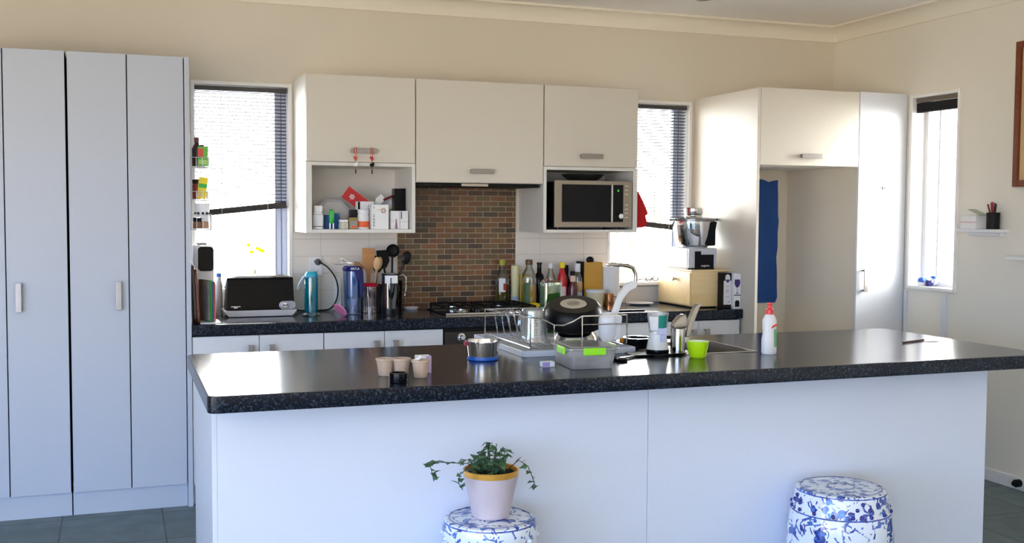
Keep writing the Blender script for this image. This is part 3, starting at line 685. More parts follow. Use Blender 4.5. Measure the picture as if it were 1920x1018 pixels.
for k in range(4):
    a = k*PI/4; c.tube([(-.005, 0, 0)]+[(-.03-.055*math.sin(PI*i/12)*.6-.02*(i/12), math.cos(a)*.022*math.sin(PI*i/12)*1.2, .004+math.sin(a)*.022*math.sin(PI*i/12)*1.2) for i in range(1, 13)], .0012, 5)
c.tube([(-.09+.045*math.cos(u), .0, .012+.018*math.sin(u)) for u in [2*PI*i/24 for i in range(24)]], .0016, 5, True); part('wires', c, CHROME, t)
c = B(); c.tube([(-.005, 0, 0), (.02, 0, -.004), (.05, .0, -.03)], .011, 10); part('handle', c, WOODM, t)
def utensil(label, x, y, z, lean, head, L=.2, cat='ladle', leany=0):
    c = B(); Mq = Mt((0, 0, 0), ry=lean, rx=leany); c.tube([(0, 0, -.17), (0, 0, L*.25)], .006, 8, M=Mq)
    if head == 'ladle': c.lathe([(0, -.03), (.02, -.026), (.034, -.01), (.038, .01), (.035, .01), (.03, -.008), (0, -.026)], 24, M=Mq @ Mt((0, 0, L*.25+.03), rx=PI/2))
    elif head == 'turner': c.prism([(-.012, L*.2), (.012, L*.2), (.034, L*.38), (.034, L*.7), (-.034, L*.72), (-.034, L*.38)], 'y', -.002, .002, M=Mq)
    else: c.sphere((0, 0, L*.4), .028, 1, .3, 1.4, M=Mq)
    solo('kitchen_utensil', c, MATTB if head != 'spoon' else BLACK, label, cat, (x, y, z))
utensil('black ladle with a round bowl, tallest in the holder nearest the brick tiles', 1.14, -.13, 1.15, .02, 'ladle', .24)
utensil('black turner with a flat blade leaning left beside the ladle', 1.11, -.085, 1.1, -.12, 'turner', .2, 'turner')
utensil('black spoon leaning right towards the brick tiles', 1.19, -.11, 1.11, .4, 'spoon', .24, 'spoon')
utensil('short black turner behind the wooden spoons', 1.06, -.08, 1.08, .12, 'turner', .18, 'turner')
RIBG = thin_glass('ribbed_clear_plastic', (.9, .86, .87), .05, .16, .12, (.8, .7, .72))
t = thing('tumbler', 'clear ribbed tumbler with a red rim and dark red contents', 'tumbler', (.991, -.22, BZ)); c = B()
for i in range(16): c.cyl(.034*math.cos(i*PI/8), .034*math.sin(i*PI/8), .004, .145, .0045, seg=8)
c.lathe([(0, 0), (.036, 0), (.037, .148), (.035, .148), (.034, .006), (0, .004)], 32); part('cup', c, RIBG, t)
c = B(); c.lathe([(0, .004), (.03, .004), (.03, .1), (0, .1)], 24); part('contents', c, mat('dark_red_liquid', (70, 8, 22), .2), t)
c = B(); c.lathe([(0, .147), (.045, .147), (.047, .152), (.034, .166), (0, .168)], 32); part('lid', c, mat('raspberry_red', (206, 26, 62), .35), t)
SMOKE = thin_glass('smoky_glass', (.28, .3, .33), .03, .14, .25, (.03, .035, .045))
t = thing('coffee_plunger', 'smoky glass coffee plunger with a white band and steel handle', 'coffee plunger', (1.085, -.31, BZ)); c = B()
c.lathe([(0, .0), (.046, 0), (.047, .005), (.047, .21), (.05, .222), (.048, .222), (.045, .21), (.044, .005), (0, .005)], 36); part('beaker', c, SMOKE, t)
c = B(); c.lathe([(0, .006), (.043, .006), (.043, .09), (0, .09)], 28); part('contents', c, mat('black_coffee', (10, 7, 6), .2), t)
band(t, .0475, .17, .212, PLAW, 'white_band', a0=PI*1.22, a1=PI*1.75)
c = B(); c.tube([(.045, -.02, .205), (.066, -.03, .215), (.08, -.035, .2), (.082, -.035, .15), (.078, -.035, .11), (.072, -.034, .1)], .006, 8); part('handle', c, CHROME, t)
c = B()
for a in (0, 2.1, 4.2): c.box(-.003, .003, .045, .049, 0, .2, 0, M=Rz(a+.9))
c.lathe([(.047, .0), (.05, 0), (.05, .03), (.047, .03)], 36); part('frame', c, BLACK, t)
c = B(); c.lathe([(0, 0), (.035, 0), (.043, .008), (.045, .014), (.042, .014), (.03, .005), (0, .004)], 30, M=Matrix.Diagonal((1, .75, 1, 1))); c.sphere((-.008, 0, .006), .012, 1.4, 1, .3, mi=1)
solo('spoon_rest', c, [CERW, BLUE], 'small white and blue spoon rest left of the cooktop', 'spoon rest', (1.262, -.08, BZ))

# ------------------------------------------------------------------ open shelf of the left wall cupboard
NZ = 1.3655
jar('pill_bottle', .689, -.33, NZ, .028, .124, PLAW, PLAW, 'white pill bottle at the left end of the open shelf', 'bottle', neck=(.62, .021, .72), lidh=.032)
t = bpy.data.objects['pill_bottle']; band(t, .0283, .012, .016, mat('grey_line', (80, 84, 90), .6), 'printed_line'); band(t, .0283, .075, .077, mat('grey_line', (80, 84, 90), .6), 'printed_line'); band(t, .0283, .02, .07, mat('pale_label', (226, 228, 234), .6), 'label_band')
t = thing('card_tray', 'pale eight-sided card tray leaning at the back of the open shelf', 'tray', (.822, -.13, NZ)); c = B()
o8 = [(-.085, .02), (-.05, .0), (.05, 0), (.085, .04), (.085, .1), (.04, .162), (-.05, .165), (-.092, .125)]
c.prism(o8, 'y', -.004, .004, M=Mt((0, 0, .0015), rx=-.25), bev=.001); part('tray', c, mat('pale_grey_card', (214, 214, 216), .6), t)
c = B(); c.prism([(p[0]*.8, .08+(p[1]-.08)*.8) for p in o8], 'y', -.0052, -.0042, M=Mt((0, 0, .0015), rx=-.25)); part('inset', c, PAPER, t)
c = B(); c.box(-.04, .04, -.02, .02, 0, .075, .002); solo('medicine_box', c, mat('deep_blue_card', (24, 84, 150), .5), 'deep blue box behind the green handled tool on the open shelf', 'box', (.772, -.27, NZ))
c = B(); c.box(-.022, .022, -.01, .01, 0, .085, .002); solo('medicine_box', c, mat('teal_card', (22, 110, 140), .5), 'teal box right of the deep blue box on the open shelf', 'box', (.793, -.24, NZ))
t = thing('corkscrew', 'tool with a fat green handle and two silver prongs on the open shelf', 'tool', (.757, -.345, NZ)); c = B()
c.lathe([(0, .03), (.01, .03), (.014, .045), (.0145, .085), (.011, .1), (0, .106)], 20); part('handle', c, GREEN, t)
c = B()
for x in (-.008, .01): c.box(x-.003, x+.003, -.003, .003, 0, .034, .001)
part('prongs', c, CHROME, t)
jar('candle_tin', .822, -.345, NZ, .027, .05, mat('frosted_jar', (190, 188, 172), .3), CERW, 'small frosted glass jar with a white lid on the open shelf', 'jar', lidh=.01)
t = thing('gift_box', 'small olive box with a picture window on the open shelf', 'box', (.873, -.34, NZ)); c = B()
c.box(-.024, .024, -.02, .02, 0, .062, .001); part('box', c, mat('olive_card', (150, 130, 70), .6), t); c = B(); c.box(-.019, .02, -.0212, -.0202, .004, .045); part('picture', c, PIC, t); c = B(); c.box(-.012, .014, -.0218, -.0213, .006, .018); part('red_print', c, ORANGE, t)
jar('vitamin_jar', .928, -.345, NZ, .03, .105, PLAW, PLAW, 'white vitamin jar with an orange label on the open shelf', 'jar', lidh=.022)
t = bpy.data.objects['vitamin_jar']; band(t, .0302, .01, .042, ORANGE); band(t, .0302, .044, .066, PAPER)
t = thing('flower_box', 'white carton with a flower drawing and sideways print on the open shelf', 'box', (1.012, -.34, NZ)); c = B()
c.box(-.047, .047, -.045, .045, 0, .132, .001); part('carton', c, PAPER, t)
PRINT = mat('dark_print', (60, 60, 72), .6)
c = B()
for k, (z0, hh, ww) in enumerate(((.008, .004, .004), (.017, .009, .009), (.028, .003, .009), (.034, .009, .009), (.045, .003, .009), (.051, .009, .009), (.066, .007, .008), (.076, .004, .008), (.112, .005, .006), (.119, .005, .006))): c.box(-.037, -.037+ww, -.0457, -.0452, z0, z0+hh*.4); c.box(-.037, -.037+ww*.35, -.0457, -.0452, z0, z0+hh)
part('sideways_print', c, PRINT, t)
c = B()
for k in range(6): c.sphere((.018+.01*math.cos(k*PI/3), -.0455, .1+.01*math.sin(k*PI/3)), .006, 1, .05, 1, seg=8)
c.box(-.014, .002, -.0457, -.0453, .103, .106); part('flower_print', c, mat('tan_print', (190, 168, 150), .6), t)
t = thing('gift_card_box', 'red box with a white snowflake leaning above the white cartons', 'box', (.9, -.2, 1.47)); c = B()
Mg = Mt((.02, 0, .055), ry=.62)
c.box(-.075, .075, -.008, .008, -.036, .036, .001, 0, Mg); part('box', c, RED, t)
c = B(); c.box(-.075, .075, -.0078, .0078, .0362, .0372, 0, 0, Mg); c.box(-.0762, -.0752, -.0078, .0078, -.036, .036, 0, 0, Mg); part('edge_strip', c, mat('pale_edge', (240, 210, 205), .6), t)
c = B()
for k in range(6): c.box(-.0015, .0015, -.0092, -.0084, .002, .017, 0, 0, Mg @ Mt((-.028, 0, -.002)) @ Matrix.Rotation(k*PI/3, 4, 'Y')); c.box(-.005, .005, -.0092, -.0084, .009, .0118, 0, 0, Mg @ Mt((-.028, 0, -.002)) @ Matrix.Rotation(k*PI/3, 4, 'Y'))
part('snowflake', c, PAPER, t)
c = B(); c.box(-.04, .04, -.03, .03, 0, .104, .002); solo('carton', c, mat('black_card', (26, 26, 30), .5), 'black carton behind the vitamin jar', 'box', (.925, -.2, NZ))
t = thing('carton', 'white carton with a black stripe resting above the vitamin jar', 'box', (.965, -.25, 1.47)); c = B(); c.box(-.055, .04, -.02, .02, 0, .045, .001); part('box', c, PAPER, t); c = B(); c.box(-.05, -.038, -.0212, -.0202, .002, .043); part('stripe', c, MATTB, t)
c = B(); c.box(-.04, .04, -.05, .05, 0, .104, .002); solo('carton', c, CARC, 'pale carton hidden behind the flower carton', 'box', (1.012, -.2, NZ))
def paper(name, label, loc, pts, m):
    c = B(); c.prism(pts, 'y', -.001, .001, M=Mt((0, 0, 0), rx=-.2)); solo(name, c, m, label, 'paper', loc)
paper('folded_paper', 'white folded leaflet tilted above the flower carton', (1.045, -.235, 1.4985), [(-.03, .0), (.0, 0), (.035, .03), (.01, .06), (-.02, .035)], PAPER)
paper('folded_paper', 'pale crumpled leaflet behind the tilted leaflet', (1.085, -.19, 1.471), [(-.06, .0), (.04, 0), (.05, .05), (.03, .085), (.0, .07), (-.03, .06)], mat('pale_lilac_paper', (214, 212, 224), .7))
paper('folded_paper', 'white twisted leaflet beside the tall black box', (1.12, -.21, 1.474), [(-.02, .0), (.025, .0), (.03, .02), (.0, .05), (-.012, .052)], PAPER)
c = B(); c.tube([(-.03, 0, 0), (.03, 0, .026)], .006, 8); solo('lipstick_pen', c, DKRED, 'dark red pen lying over the crumpled leaflets', 'pen', (1.095, -.24, 1.524))
c = B(); c.box(-.024, .024, -.04, .04, 0, .1, .002); solo('carton', c, mat('grey_carton', (150, 150, 156), .6), 'grey carton under the crumpled leaflets', 'box', (1.083, -.235, NZ))
LILP = mat('mauve_print', (150, 110, 140), .5)
for x, w_, lab in ((1.1, .05, 'narrow white carton with a mauve drop left of its twin'), (1.15, .044, 'narrow white carton with a thin dark stripe right of its twin')):
    t = thing('serum_carton', lab, 'box', (x, -.35, NZ)); c = B(); c.box(-w_/2, w_/2, -.016, .016, 0, .099, .001); part('box', c, PAPER, t)
    c = B(); c.prism([(-.002, .002), (.014, .002), (.008, .055), (.003, .055)], 'y', -.0168, -.0162) if x < 1.12 else c.box(-.018, -.013, -.0168, -.0162, .055, .095); part('print', c, LILP if x < 1.12 else PRINT, t)
    c = B(); c.box(-w_/2+.001, w_/2-.001, -.0168, -.0162, .04, .0412) if x > 1.12 else c.box(-w_/2+.001, -.004, -.0168, -.0162, .044, .0452); part('printed_line', c, mat('lilac_line', (150, 150, 175), .6), t)
c = B(); c.box(-.032, .032, -.03, .03, 0, .222, .002); solo('carton', c, GLOSSB, 'tall black box at the right end of the open shelf', 'box', (1.148, -.25, NZ))

def charm(label, x, cols, red2):
    t = thing('hanging_charm', label, 'charm', (x, -.438, 1.781)); c = B()
    c.tube([(-.004, .004, -.02), (-.0065, -.002, 0), (-.004, .004, .016), (.004, .004, .016), (.0065, -.002, 0), (.004, .004, -.02), (0, .002, -.06), (0, .002, -.12)], .0018, 6); part('cord', c, mat('red_cord', (196, 60, 40), .8), t)
    c = B()
    for dx, dz in ((-.006, -.035), (.004, -.04), (.0, -.046)): c.sphere((dx, 0, dz), .0065, seg=10)
    part('beads', c, red2, t)
    c = B(); c.sphere((0, 0, -.075), .011, 1.2, .7, .9, seg=12); c.sphere((.006, 0, -.068), .008, seg=10); part('pendant', c, cols, t)
    c = B(); c.tube([(.001, .002, -.1), (.001, .002, -.122)], .0035, 6); part('tassel', c, mat('dark_tassel', (50, 40, 34), .8), t)
charm('red cord charm with a white pendant on the left end of the cupboard handle', .868, PAPER, mat('coral_bead', (210, 84, 60), .4))
charm('red cord charm with a dark pendant on the right end of the cupboard handle', .956, MATTB, mat('scarlet_bead', (200, 40, 50), .4))

# ------------------------------------------------------------------ microwave niche
t = thing('microwave', 'steel fronted microwave in the wall cupboard niche', 'microwave', (2.26, -.4, 1.3635), rotz=-.012); c = B()
c.box(-.243, .243, .012, .33, .012, .275, .004); part('casing', c, BLACK, t)
c = B(); c.box(-.243, .243, -.004, .012, .012, .282, .004); fr_ = part('front', c, mat('warm_grey_steel', (150, 141, 131), .34, 1, var=.05), t)
c = B(); c.box(-.198, .108, -.008, -.0035, .044, .258, .002); part('door_window', c, GLOSSB, t)
c = B(); c.box(.11, .117, -.011, -.0035, .044, .258, .001); part('door_trim', c, STEEL, t)
c = B(); c.box(.118, .184, -.008, -.0035, .044, .258, .001); pn = part('control_panel', c, GLOSSB, t)
c = B(); c.text('6:', .018, FACE((.152, -.0085, .225))); part('display_digits', c, mat('green_display', (60, 220, 60), .5, emit=.6), pn)
c = B(); c.lathe([(0, 0), (.017, 0), (.016, .014), (.014, .017), (0, .018)], 28, M=Mt((.164, -.008, .078), rx=PI/2)); part('knob', c, [CHROME], pn)
c = B()
for z in (.252, .228, .204, .142, .118, .094, .07): c.box(.196, .216, -.0062, -.0042, z-.002, z+.002, .0005)
part('buttons', c, mat('pale_button', (225, 220, 212), .4), t)
c = B()
for x in (-.2, .2):
    for y in (.05, .28): c.cyl(x, y, 0, .013, .014, seg=14)
part('feet', c, BLACK, t)
c = B(); c.lathe([(0, 0), (.06, 0), (.1, .02), (.13, .046), (.127, .047), (.098, .024), (.058, .004), (0, .004)], 36); solo('glass_bowl', c, thin_glass('bowl_glass', (.86, .9, .86), .03, .2, .06, (.7, .75, .7)), 'shallow clear glass bowl on top of the microwave', 'bowl', (2.27, -.22, 1.6395))
t = thing('oven_mitts', 'pair of red oven mitts hung on the side of the microwave cupboard', 'oven mitt', (2.54, -.3, 1.61)); 
for k, (dy, dz, s) in enumerate(((-.03, 0, 1), (.05, -.02, .95))):
    c = B(); out = [(0, 0), (.018, -.03), (.036, -.08), (.05, -.13), (.056, -.155), (.05, -.163), (.044, -.165), (.05, -.19), (.052, -.215), (.04, -.235), (.018, -.236), (0, -.225)]
    c.prism([(p[0]*s*1.65, p[1]*s+dz) for p in out], 'y', dy-.035, dy+.035, bev=.008); part('mitt', c, CLOTHR, t)
c = B(); c.tube([(.004, 0, .0), (.006, 0, .018), (.0, 0, .022)], .003, 6); part('loop', c, CLOTHR, t)

# ------------------------------------------------------------------ bottles on the bench right of the cooktop
def bottle(name, label, x, y, prof, body, fill=None, cap=None, caph=(0, 0, 0), cat='bottle', z=BZ):
    """prof: outer (r, z) points; fill: (material, level); caph: (radius, z0, z1)"""
    t = thing(name, label, cat, (x, y, z)); c = B(); c.lathe([(0, 0)]+prof, 26); part('bottle', c, body, t)
    if fill:
        pr_ = [(0, .004)]+[(r-.003, max(zz, .004)) for r, zz in prof if zz <= fill[1]]
        lastr = [r for r, zz in prof if zz <= fill[1]][-1]-.003
        c = B(); c.lathe(pr_+[(lastr, fill[1]), (0, fill[1])], 24); part('contents', c, fill[0], t)
    if cap:
        c = B(); c.lathe([(0, caph[1]), (caph[0], caph[1]), (caph[0], caph[2]-.002), (caph[0]*.9, caph[2]), (0, caph[2])], 20); part('cap', c, cap, t)
    return t
OIL = mat('dark_olive_oil', (96, 84, 20), .15); OILY = mat('golden_oil', (214, 166, 40), .15); AMB = mat('amber_oil', (190, 130, 20), .15)
CG = thin_glass('bottle_glass', (.93, .95, .92), .03, .12)
t = bottle('oil_bottle', 'clear oil bottle with a yellow green cap in front of the brick tiles', 1.826, -.054, [(.04, 0), (.042, .01), (.042, .15), (.036, .185), (.018, .225), (.015, .25), (0, .25)], CG, (OIL, .135), mat('olive_cap', (168, 164, 52), .4), (.018, .245, .28))
band(t, .0424, .09, .17, PAPER, a0=PI*1.25, a1=PI*1.55); band(t, .0425, .1, .14, mat('red_green_print', (170, 50, 44), .5), 'printed_panel', a0=PI*1.45, a1=PI*1.6)
c = B(); c.cyl(0, 0, 0, .243, .025); t = solo('spaghetti_tube', c, mat('cream_card_tube', (236, 226, 176), .5), 'tall cream cardboard tube between the two clear oil bottles', 'tube', (1.91, -.05, BZ)); band(t, .0253, .03, .06, mat('pale_blue_print', (170, 190, 214), .5), 'printed_band', a0=PI*1.2, a1=PI*1.6)
c = B(); c.box(-.03, .03, -.02, .02, 0, .19, .003); solo('pasta_box', c, mat('yellow_card', (214, 186, 76), .5), 'dull yellow box behind the cream tube', 'box', (1.968, -.05, BZ))
t = bottle('oil_bottle', 'large clear oil bottle with golden oil and a brown cap', 1.955, -.165, [(.044, 0), (.046, .01), (.046, .17), (.04, .2), (.02, .235), (.017, .255), (0, .255)], CG, (OILY, .135), mat('brown_cap', (96, 62, 34), .4), (.021, .252, .283))
band(t, .0464, .03, .15, mat('green_label', (70, 96, 50), .5), a0=PI*1.12, a1=PI*1.42)
c = B(); c.sphere((0, 0, .018), .024, 1.8, .8, .75); solo('dish_sponge', c, YELLOW, 'yellow sponge lying in front of the large oil bottle', 'sponge', (1.957, -.245, BZ))
t = bottle('wine_bottle', 'black wine bottle with a pale label beside the green carafe', 2.037, -.12, [(.031, 0), (.033, .006), (.033, .15), (.026, .185), (.014, .205), (.013, .25), (.0155, .252), (.0155, .264), (0, .264)], GLOSSB)
band(t, .0334, .05, .14, PAPER, a0=PI*1.5, a1=PI*1.75)
t = bottle('vinegar_bottle', 'slim clear bottle with a white cap behind the green carafe', 2.118, -.1, [(.03, 0), (.032, .006), (.032, .15), (.014, .21), (.012, .23), (0, .23)], CG, (mat('clear_vinegar', (216, 190, 130), .15), .12), PLAW, (.015, .228, .257))
t = bottle('sauce_bottle', 'red sauce bottle with a yellow cap beside a dark sauce bottle', 2.18, -.13, [(.03, 0), (.032, .006), (.031, .13), (.026, .18), (.014, .215), (.012, .235), (0, .235)], mat('tomato_red', (200, 32, 40), .2), None, YELLOW, (.018, .23, .264))
band(t, .0325, .04, .12, mat('pale_red_label', (236, 200, 200), .5), a0=PI*1.3, a1=PI*1.65)
bottle('sauce_bottle', 'black topped bottle at the back of the sauce bottles', 2.232, -.06, [(.024, 0), (.026, .006), (.026, .15), (.012, .2), (.011, .22), (0, .22)], mat('dark_plum', (50, 14, 22), .2), None, MATTB, (.017, .19, .243))
t = bottle('sauce_bottle', 'dark red sauce bottle with a cream neck and black cap', 2.228, -.18, [(.026, 0), (.028, .006), (.028, .11), (.015, .15), (.012, .19), (0, .19)], mat('dark_berry_sauce', (84, 6, 24), .15), None, MATTB, (.015, .188, .212))
band(t, .0155, .15, .186, mat('cream_neck', (230, 206, 180), .5), 'neck_label'); band(t, .0284, .02, .07, mat('pink_label', (200, 90, 90), .5), a0=PI*1.2, a1=PI*1.75)
t = bottle('dressing_bottle', 'clear dressing bottle with a white cap and beige label', 2.28, -.13, [(.028, 0), (.03, .006), (.03, .165), (.016, .2), (.014, .215), (0, .215)], CG, (mat('pale_dressing', (214, 196, 160), .3), .15), PLAW, (.018, .205, .255))
band(t, .0304, .09, .145, mat('beige_label', (196, 160, 112), .5)); band(t, .0304, .02, .085, mat('pale_blue_label', (200, 216, 230), .5), a0=PI*1.3, a1=PI*1.8)
t = thing('canister', 'tall amber canister with a black side and black knob beside the kitchen roll', 'canister', (2.385, -.08, BZ)); c = B(); c.box(-.062, .062, -.05, .05, 0, .262, .004); part('canister', c, mat('amber_gloss', (196, 146, 48), .15), t)
c = B(); c.box(-.069, -.0622, -.052, .052, 0, .265, .001); part('side_plate', c, MATTB, t); c = B(); c.sphere((0, 0, .274), .026, 1, .7, .8); part('knob', c, BLACK, t)
c = B()
c.lathe([(.014, .02), (.058, .02), (.058, .235), (.014, .235)], 30); t = solo('kitchen_roll', c, PAPER, 'white kitchen roll standing at the left edge of the right-hand back window', 'kitchen roll', (2.508, -.105, BZ)); c = B(); c.cyl(0, 0, 0, .02, .05); c.cyl(0, 0, .02, .25, .009); part('holder', c, WOODP, t)
t = thing('food_tub', 'low white lidded tub in front of the amber canister', 'tub', (2.365, -.2, BZ)); c = B(); c.lathe([(0, 0), (.048, 0), (.054, .085), (0, .085)], 30); part('tub', c, mat('cream_plastic', (228, 214, 180), .4), t); c = B(); c.lathe([(0, .085), (.057, .085), (.057, .102), (0, .104)], 30); part('lid', c, PLAW, t)
t = thing('copper_mug', 'small copper mug beside the low white tub', 'mug', (2.45, -.22, BZ)); c = B(); c.lathe([(0, 0), (.024, 0), (.027, .075), (.0255, .075), (.023, .003), (0, .003)], 24); part('cup', c, mat('copper', (206, 140, 96), .18, 1), t)
c = B(); c.tube([(.024, -.01, .06), (.042, -.014, .055), (.042, -.014, .025), (.024, -.01, .018)], .003, 6); part('handle', c, mat('copper_wire', (206, 140, 96), .2, 1), t)
c = B(); c.prism(rrect(-.19, .19, -.11, .11, .04), 'z', 0, .012, bev=.003); solo('serving_tray', c, GLOSSB, 'shiny black tray lying at the front of the back bench', 'tray', (2.33, -.47, BZ))
c = B(); c.lathe([(0, 0), (.05, 0), (.085, .012), (.083, .014), (.05, .004), (0, .004)], 32); solo('plate', c, CERW, 'white plate lying on the back bench beside the bread box', 'plate', (2.68, -.17, BZ))
t = thing('spectacles', 'dark framed spectacles resting on the window sill by the bread box', 'spectacles', (2.80, -.05, 1.0345)); c = B()
for s in (-1, 1): c.tube([(.045+s*.02*0+.019*math.cos(u)+(.0 if s > 0 else -.046), .0, .016+.015*math.sin(u)) for u in [2*PI*i/18 for i in range(18)]], .0028, 8, True)
c.tube([(.02-.003, 0, .02), (.026, 0, .02)], .0026, 8); c.tube([(.064, 0, .02), (.055, .05, .012), (.0, .075, .003)], .0024, 8); c.tube([(-.02, 0, .02), (-.045, .03, .012), (-.09, .035, .003)], .0024, 8); part('frame', c, mat('dark_spectacle_frame', (44, 30, 24), .4), t)
c = B()
for x in (.045, -.001): c.lathe([(0, 0), (.018, 0), (.018, .0006), (0, .0006)], 18, M=Mt((x, .0003, .016), rx=PI/2) @ Matrix.Diagonal((1, .8, 1, 1)))
part('lenses', c, PANE, t)

# bread box, food processor, wine glass cartons
t = thing('bread_box', 'pale wooden bread box under the food processor', 'bread box', (2.953, -.262, BZ)); c = B()
c.box(-.088, .088, -.213, .213, .008, .214, .002); part('box', c, WOODL, t)
c = B(); c.box(-.094, .165, -.218, .218, .214, .226, .004); part('top_board', c, WOODL, t)
c = B(); c.box(-.094, -.0882, -.2, .2, .016, .208, .002); dr = part('door', c, WOODL, t)
c = B(); c.lathe([(0, 0), (.007, 0), (.006, .012), (.012, .018), (.01, .026), (0, .028)], 16, M=Mt((-.094, -.03, .165), ry=-PI/2)); c.box(-.1, -.094, -.004, .05, .162, .168, .001); part('knob', c, BSTEEL, dr)
c = B(); c.box(-.08, .08, -.205, .205, 0, .0085); part('plinth', c, MATTB, t)
FP = (2.97, -.262, BZ+.2262)
t = thing('food_processor', 'white food processor with a black screen and steel bowl', 'food processor', FP); c = B()
c.prism(rrect(-.1, .095, -.158, .16, .02), 'z', .008, .126, bev=.006); part('base', c, PLAW, t)
c = B(); c.box(-.097, .092, -.16, -.145, .008, .124, .004); part('front_panel', c, mat('silver_front', (196, 200, 210), .3, .3), t)
c = B(); c.box(-.058, .07, -.1635, -.159, .004, .088, .002); c.box(-.058, -.016, -.1635, -.159, .086, .108, .002); sc = part('screen', c, GLOSSB, t)
c = B(); c.text('magimix', .017, FACE((.012, -.164, .022)), depth=.0004); part('lettering', c, PLAW, sc)
c = B(); c.prism(rrect(-.09, .09, -.15, .15, .02), 'z', 0, .0085); part('foot', c, BLACK, t)
BC = (.0, -.035)
c = B(); c.lathe([(0, .13), (.085, .13), (.104, .142), (.116, .19), (.122, .24), (.125, .288), (.123, .289), (.118, .24), (.1, .145), (0, .14)], 44, (BC[0], BC[1], 0)); part('bowl', c, CHROME, t)
c = B(); c.lathe([(.0, .126), (.08, .126), (.08, .132), (0, .132)], 32, (BC[0], BC[1], 0)); c.box(-.098, -.068, BC[1]-.05, BC[1]+.05, .126, .215, .012); part('bowl_seat', c, PLAW, t)
c = B(); c.lathe([(.128, .286), (.134, .288), (.134, .3), (.12, .305), (.06, .31), (.055, .305), (.1, .3)], 44, (BC[0], BC[1], 0)); c.box(.115, .16, BC[1]-.02, BC[1]+.02, .288, .304, .004); c.box(-.172, -.115, BC[1]-.02, BC[1]+.02, .288, .3, .004); part('lid', c, mat('grey_lid', (120, 122, 126), .25, .5), t)
c = B(); c.lathe([(0, .305), (.058, .305), (.05, .318), (.05, .325), (.056, .335), (.056, .362), (.048, .368), (.044, .36), (0, .36)], 36, (BC[0], BC[1], 0)); part('measuring_cap', c, STEEL, t)
c = B(); c.prism([(.062, .135), (.095, .15), (.122, .285), (.085, .285)], 'y', BC[1]-.075, BC[1]-.06, bev=.004); c.box(.03, .09, BC[1]-.115, BC[1]-.095, .14, .285, .008); part('bowl_handle', c, GLOSSB, t)
PURP = mat('wine_purple', (62, 40, 104), .4)
def wineglass(c, x, y, z, s, M=None):
    bowl_ = [(x+s*p[0], z+s*p[1]) for p in ((-.02, .075), (.02, .075), (.023, .05), (.016, .028), (.003, .018), (-.003, .018), (-.016, .028), (-.023, .05))]
    c.prism(bowl_, 'y', y-.0004, y); c.box(x-.0015*s, x+.0015*s, y-.0004, y, z-.02*s, z+.02*s); c.prism([(x-.016*s, z-.024*s), (x+.016*s, z-.024*s), (x, z-.016*s)], 'y', y-.0004, y)
t = thing('wine_glass_carton', 'black and cream wine glass carton touching the bread box', 'box', (3.056, -.52, BZ)); c = B(); c.box(-.027, .026, -.04, .028, 0, .21, .001); part('carton', c, MATTB, t)
c = B(); c.box(-.0265, .0255, -.0408, -.0402, .024, .165); c.prism([(-.014+.0, .165), (.014, .165), (.017, .18), (.012, .198), (0, .204), (-.012, .198), (-.017, .18)], 'y', -.0408, -.0402); part('front_panel', c, mat('cream_card', (226, 220, 222), .6), t)
c = B(); c.prism([(-.013, .172), (.013, .172), (.011, .16), (0, .152), (-.011, .16)], 'y', -.0416, -.041); part('wine_print', c, PURP, t)
c = B()
for i, z in enumerate((.13, .112, .104, .096, .07)): c.box(-.013, .012-.004*(i % 2), -.0414, -.041, z, z+.003)
c.box(.002, .014, -.0414, -.041, .036, .044); part('printed_lines', c, mat('grey_print', (150, 146, 156), .6), t)
t = thing('wine_glass_carton', 'white carton with a purple wine glass at the bench end', 'box', (3.106, -.555, BZ)); c = B(); c.box(-.022, .024, -.03, .03, 0, .208, .001); part('carton', c, PAPER, t)
c = B(); wineglass(c, .0, -.0305, .11, .85); part('wine_glass_print', c, PURP, t)
c = B(); c.box(-.021, .023, -.0308, -.0304, .078, .083); c.prism([(-.014, .012), (.016, .012), (.016, .04), (.01, .05), (-.008, .05), (-.014, .04)], 'y', -.0308, -.0304); part('black_print', c, MATTB, t)

# ------------------------------------------------------------------ things on the island
IZ = .9003
def paper_cup(label, x, y):
    t = thing('peat_pot', label, 'plant pot', (x, y, IZ), group='small fibre pots on the island'); c = B()
    c.lathe([(0, 0), (.02, 0), (.022, .003), (.029, .052), (.032, .053), (.032, .06), (.029, .06), (.027, .052), (.02, .006), (0, .006)], 28); part('pot', c, FIBRE, t); return t
paper_cup('small brown fibre pot, leftmost of the three', .537, -2.505)
paper_cup('small brown fibre pot behind the black ring', .592, -2.52)
paper_cup('small brown fibre pot in front of the lilac box', .643, -2.58)
c = B(); c.prism([(-.02, .0), (.0, .0), (.02, .016), (.014, .022), (-.014, .006)], 'y', -.002, .002); solo('seed_label', c, PAPER, 'white scrap of paper lying in the right fibre pot', 'label', (.63, -2.575, IZ+.052))
t = thing('napkin_ring', 'short black ring lying in front of the fibre pots', 'ring', (.545, -2.665, IZ)); c = B(); c.lathe([(.024, 0), (.03, 0), (.031, .003), (.031, .03), (.03, .033), (.024, .033), (.023, .03), (.023, .003), (.024, 0)], 36); part('ring', c, GLOSSB, t)
t = thing('pill_carton', 'small lilac and white carton behind the right fibre pot', 'box', (.682, -2.475, IZ)); c = B(); c.box(-.027, .022, -.02, .02, 0, .06, .001); part('carton', c, PAPER, t); c = B(); c.box(.004, .0226, -.0206, -.02, 0, .06); part('lilac_panel', c, LILAC, t)
t = thing('pet_bowl', 'polished steel bowl on a blue rubber base', 'bowl', (.985, -2.222, IZ)); c = B()
c.lathe([(0, .012), (.054, .012), (.057, .016), (.063, .068), (.069, .07), (.069, .074), (.06, .072), (.053, .02), (0, .017)], 44); part('bowl', c, CHROME, t)
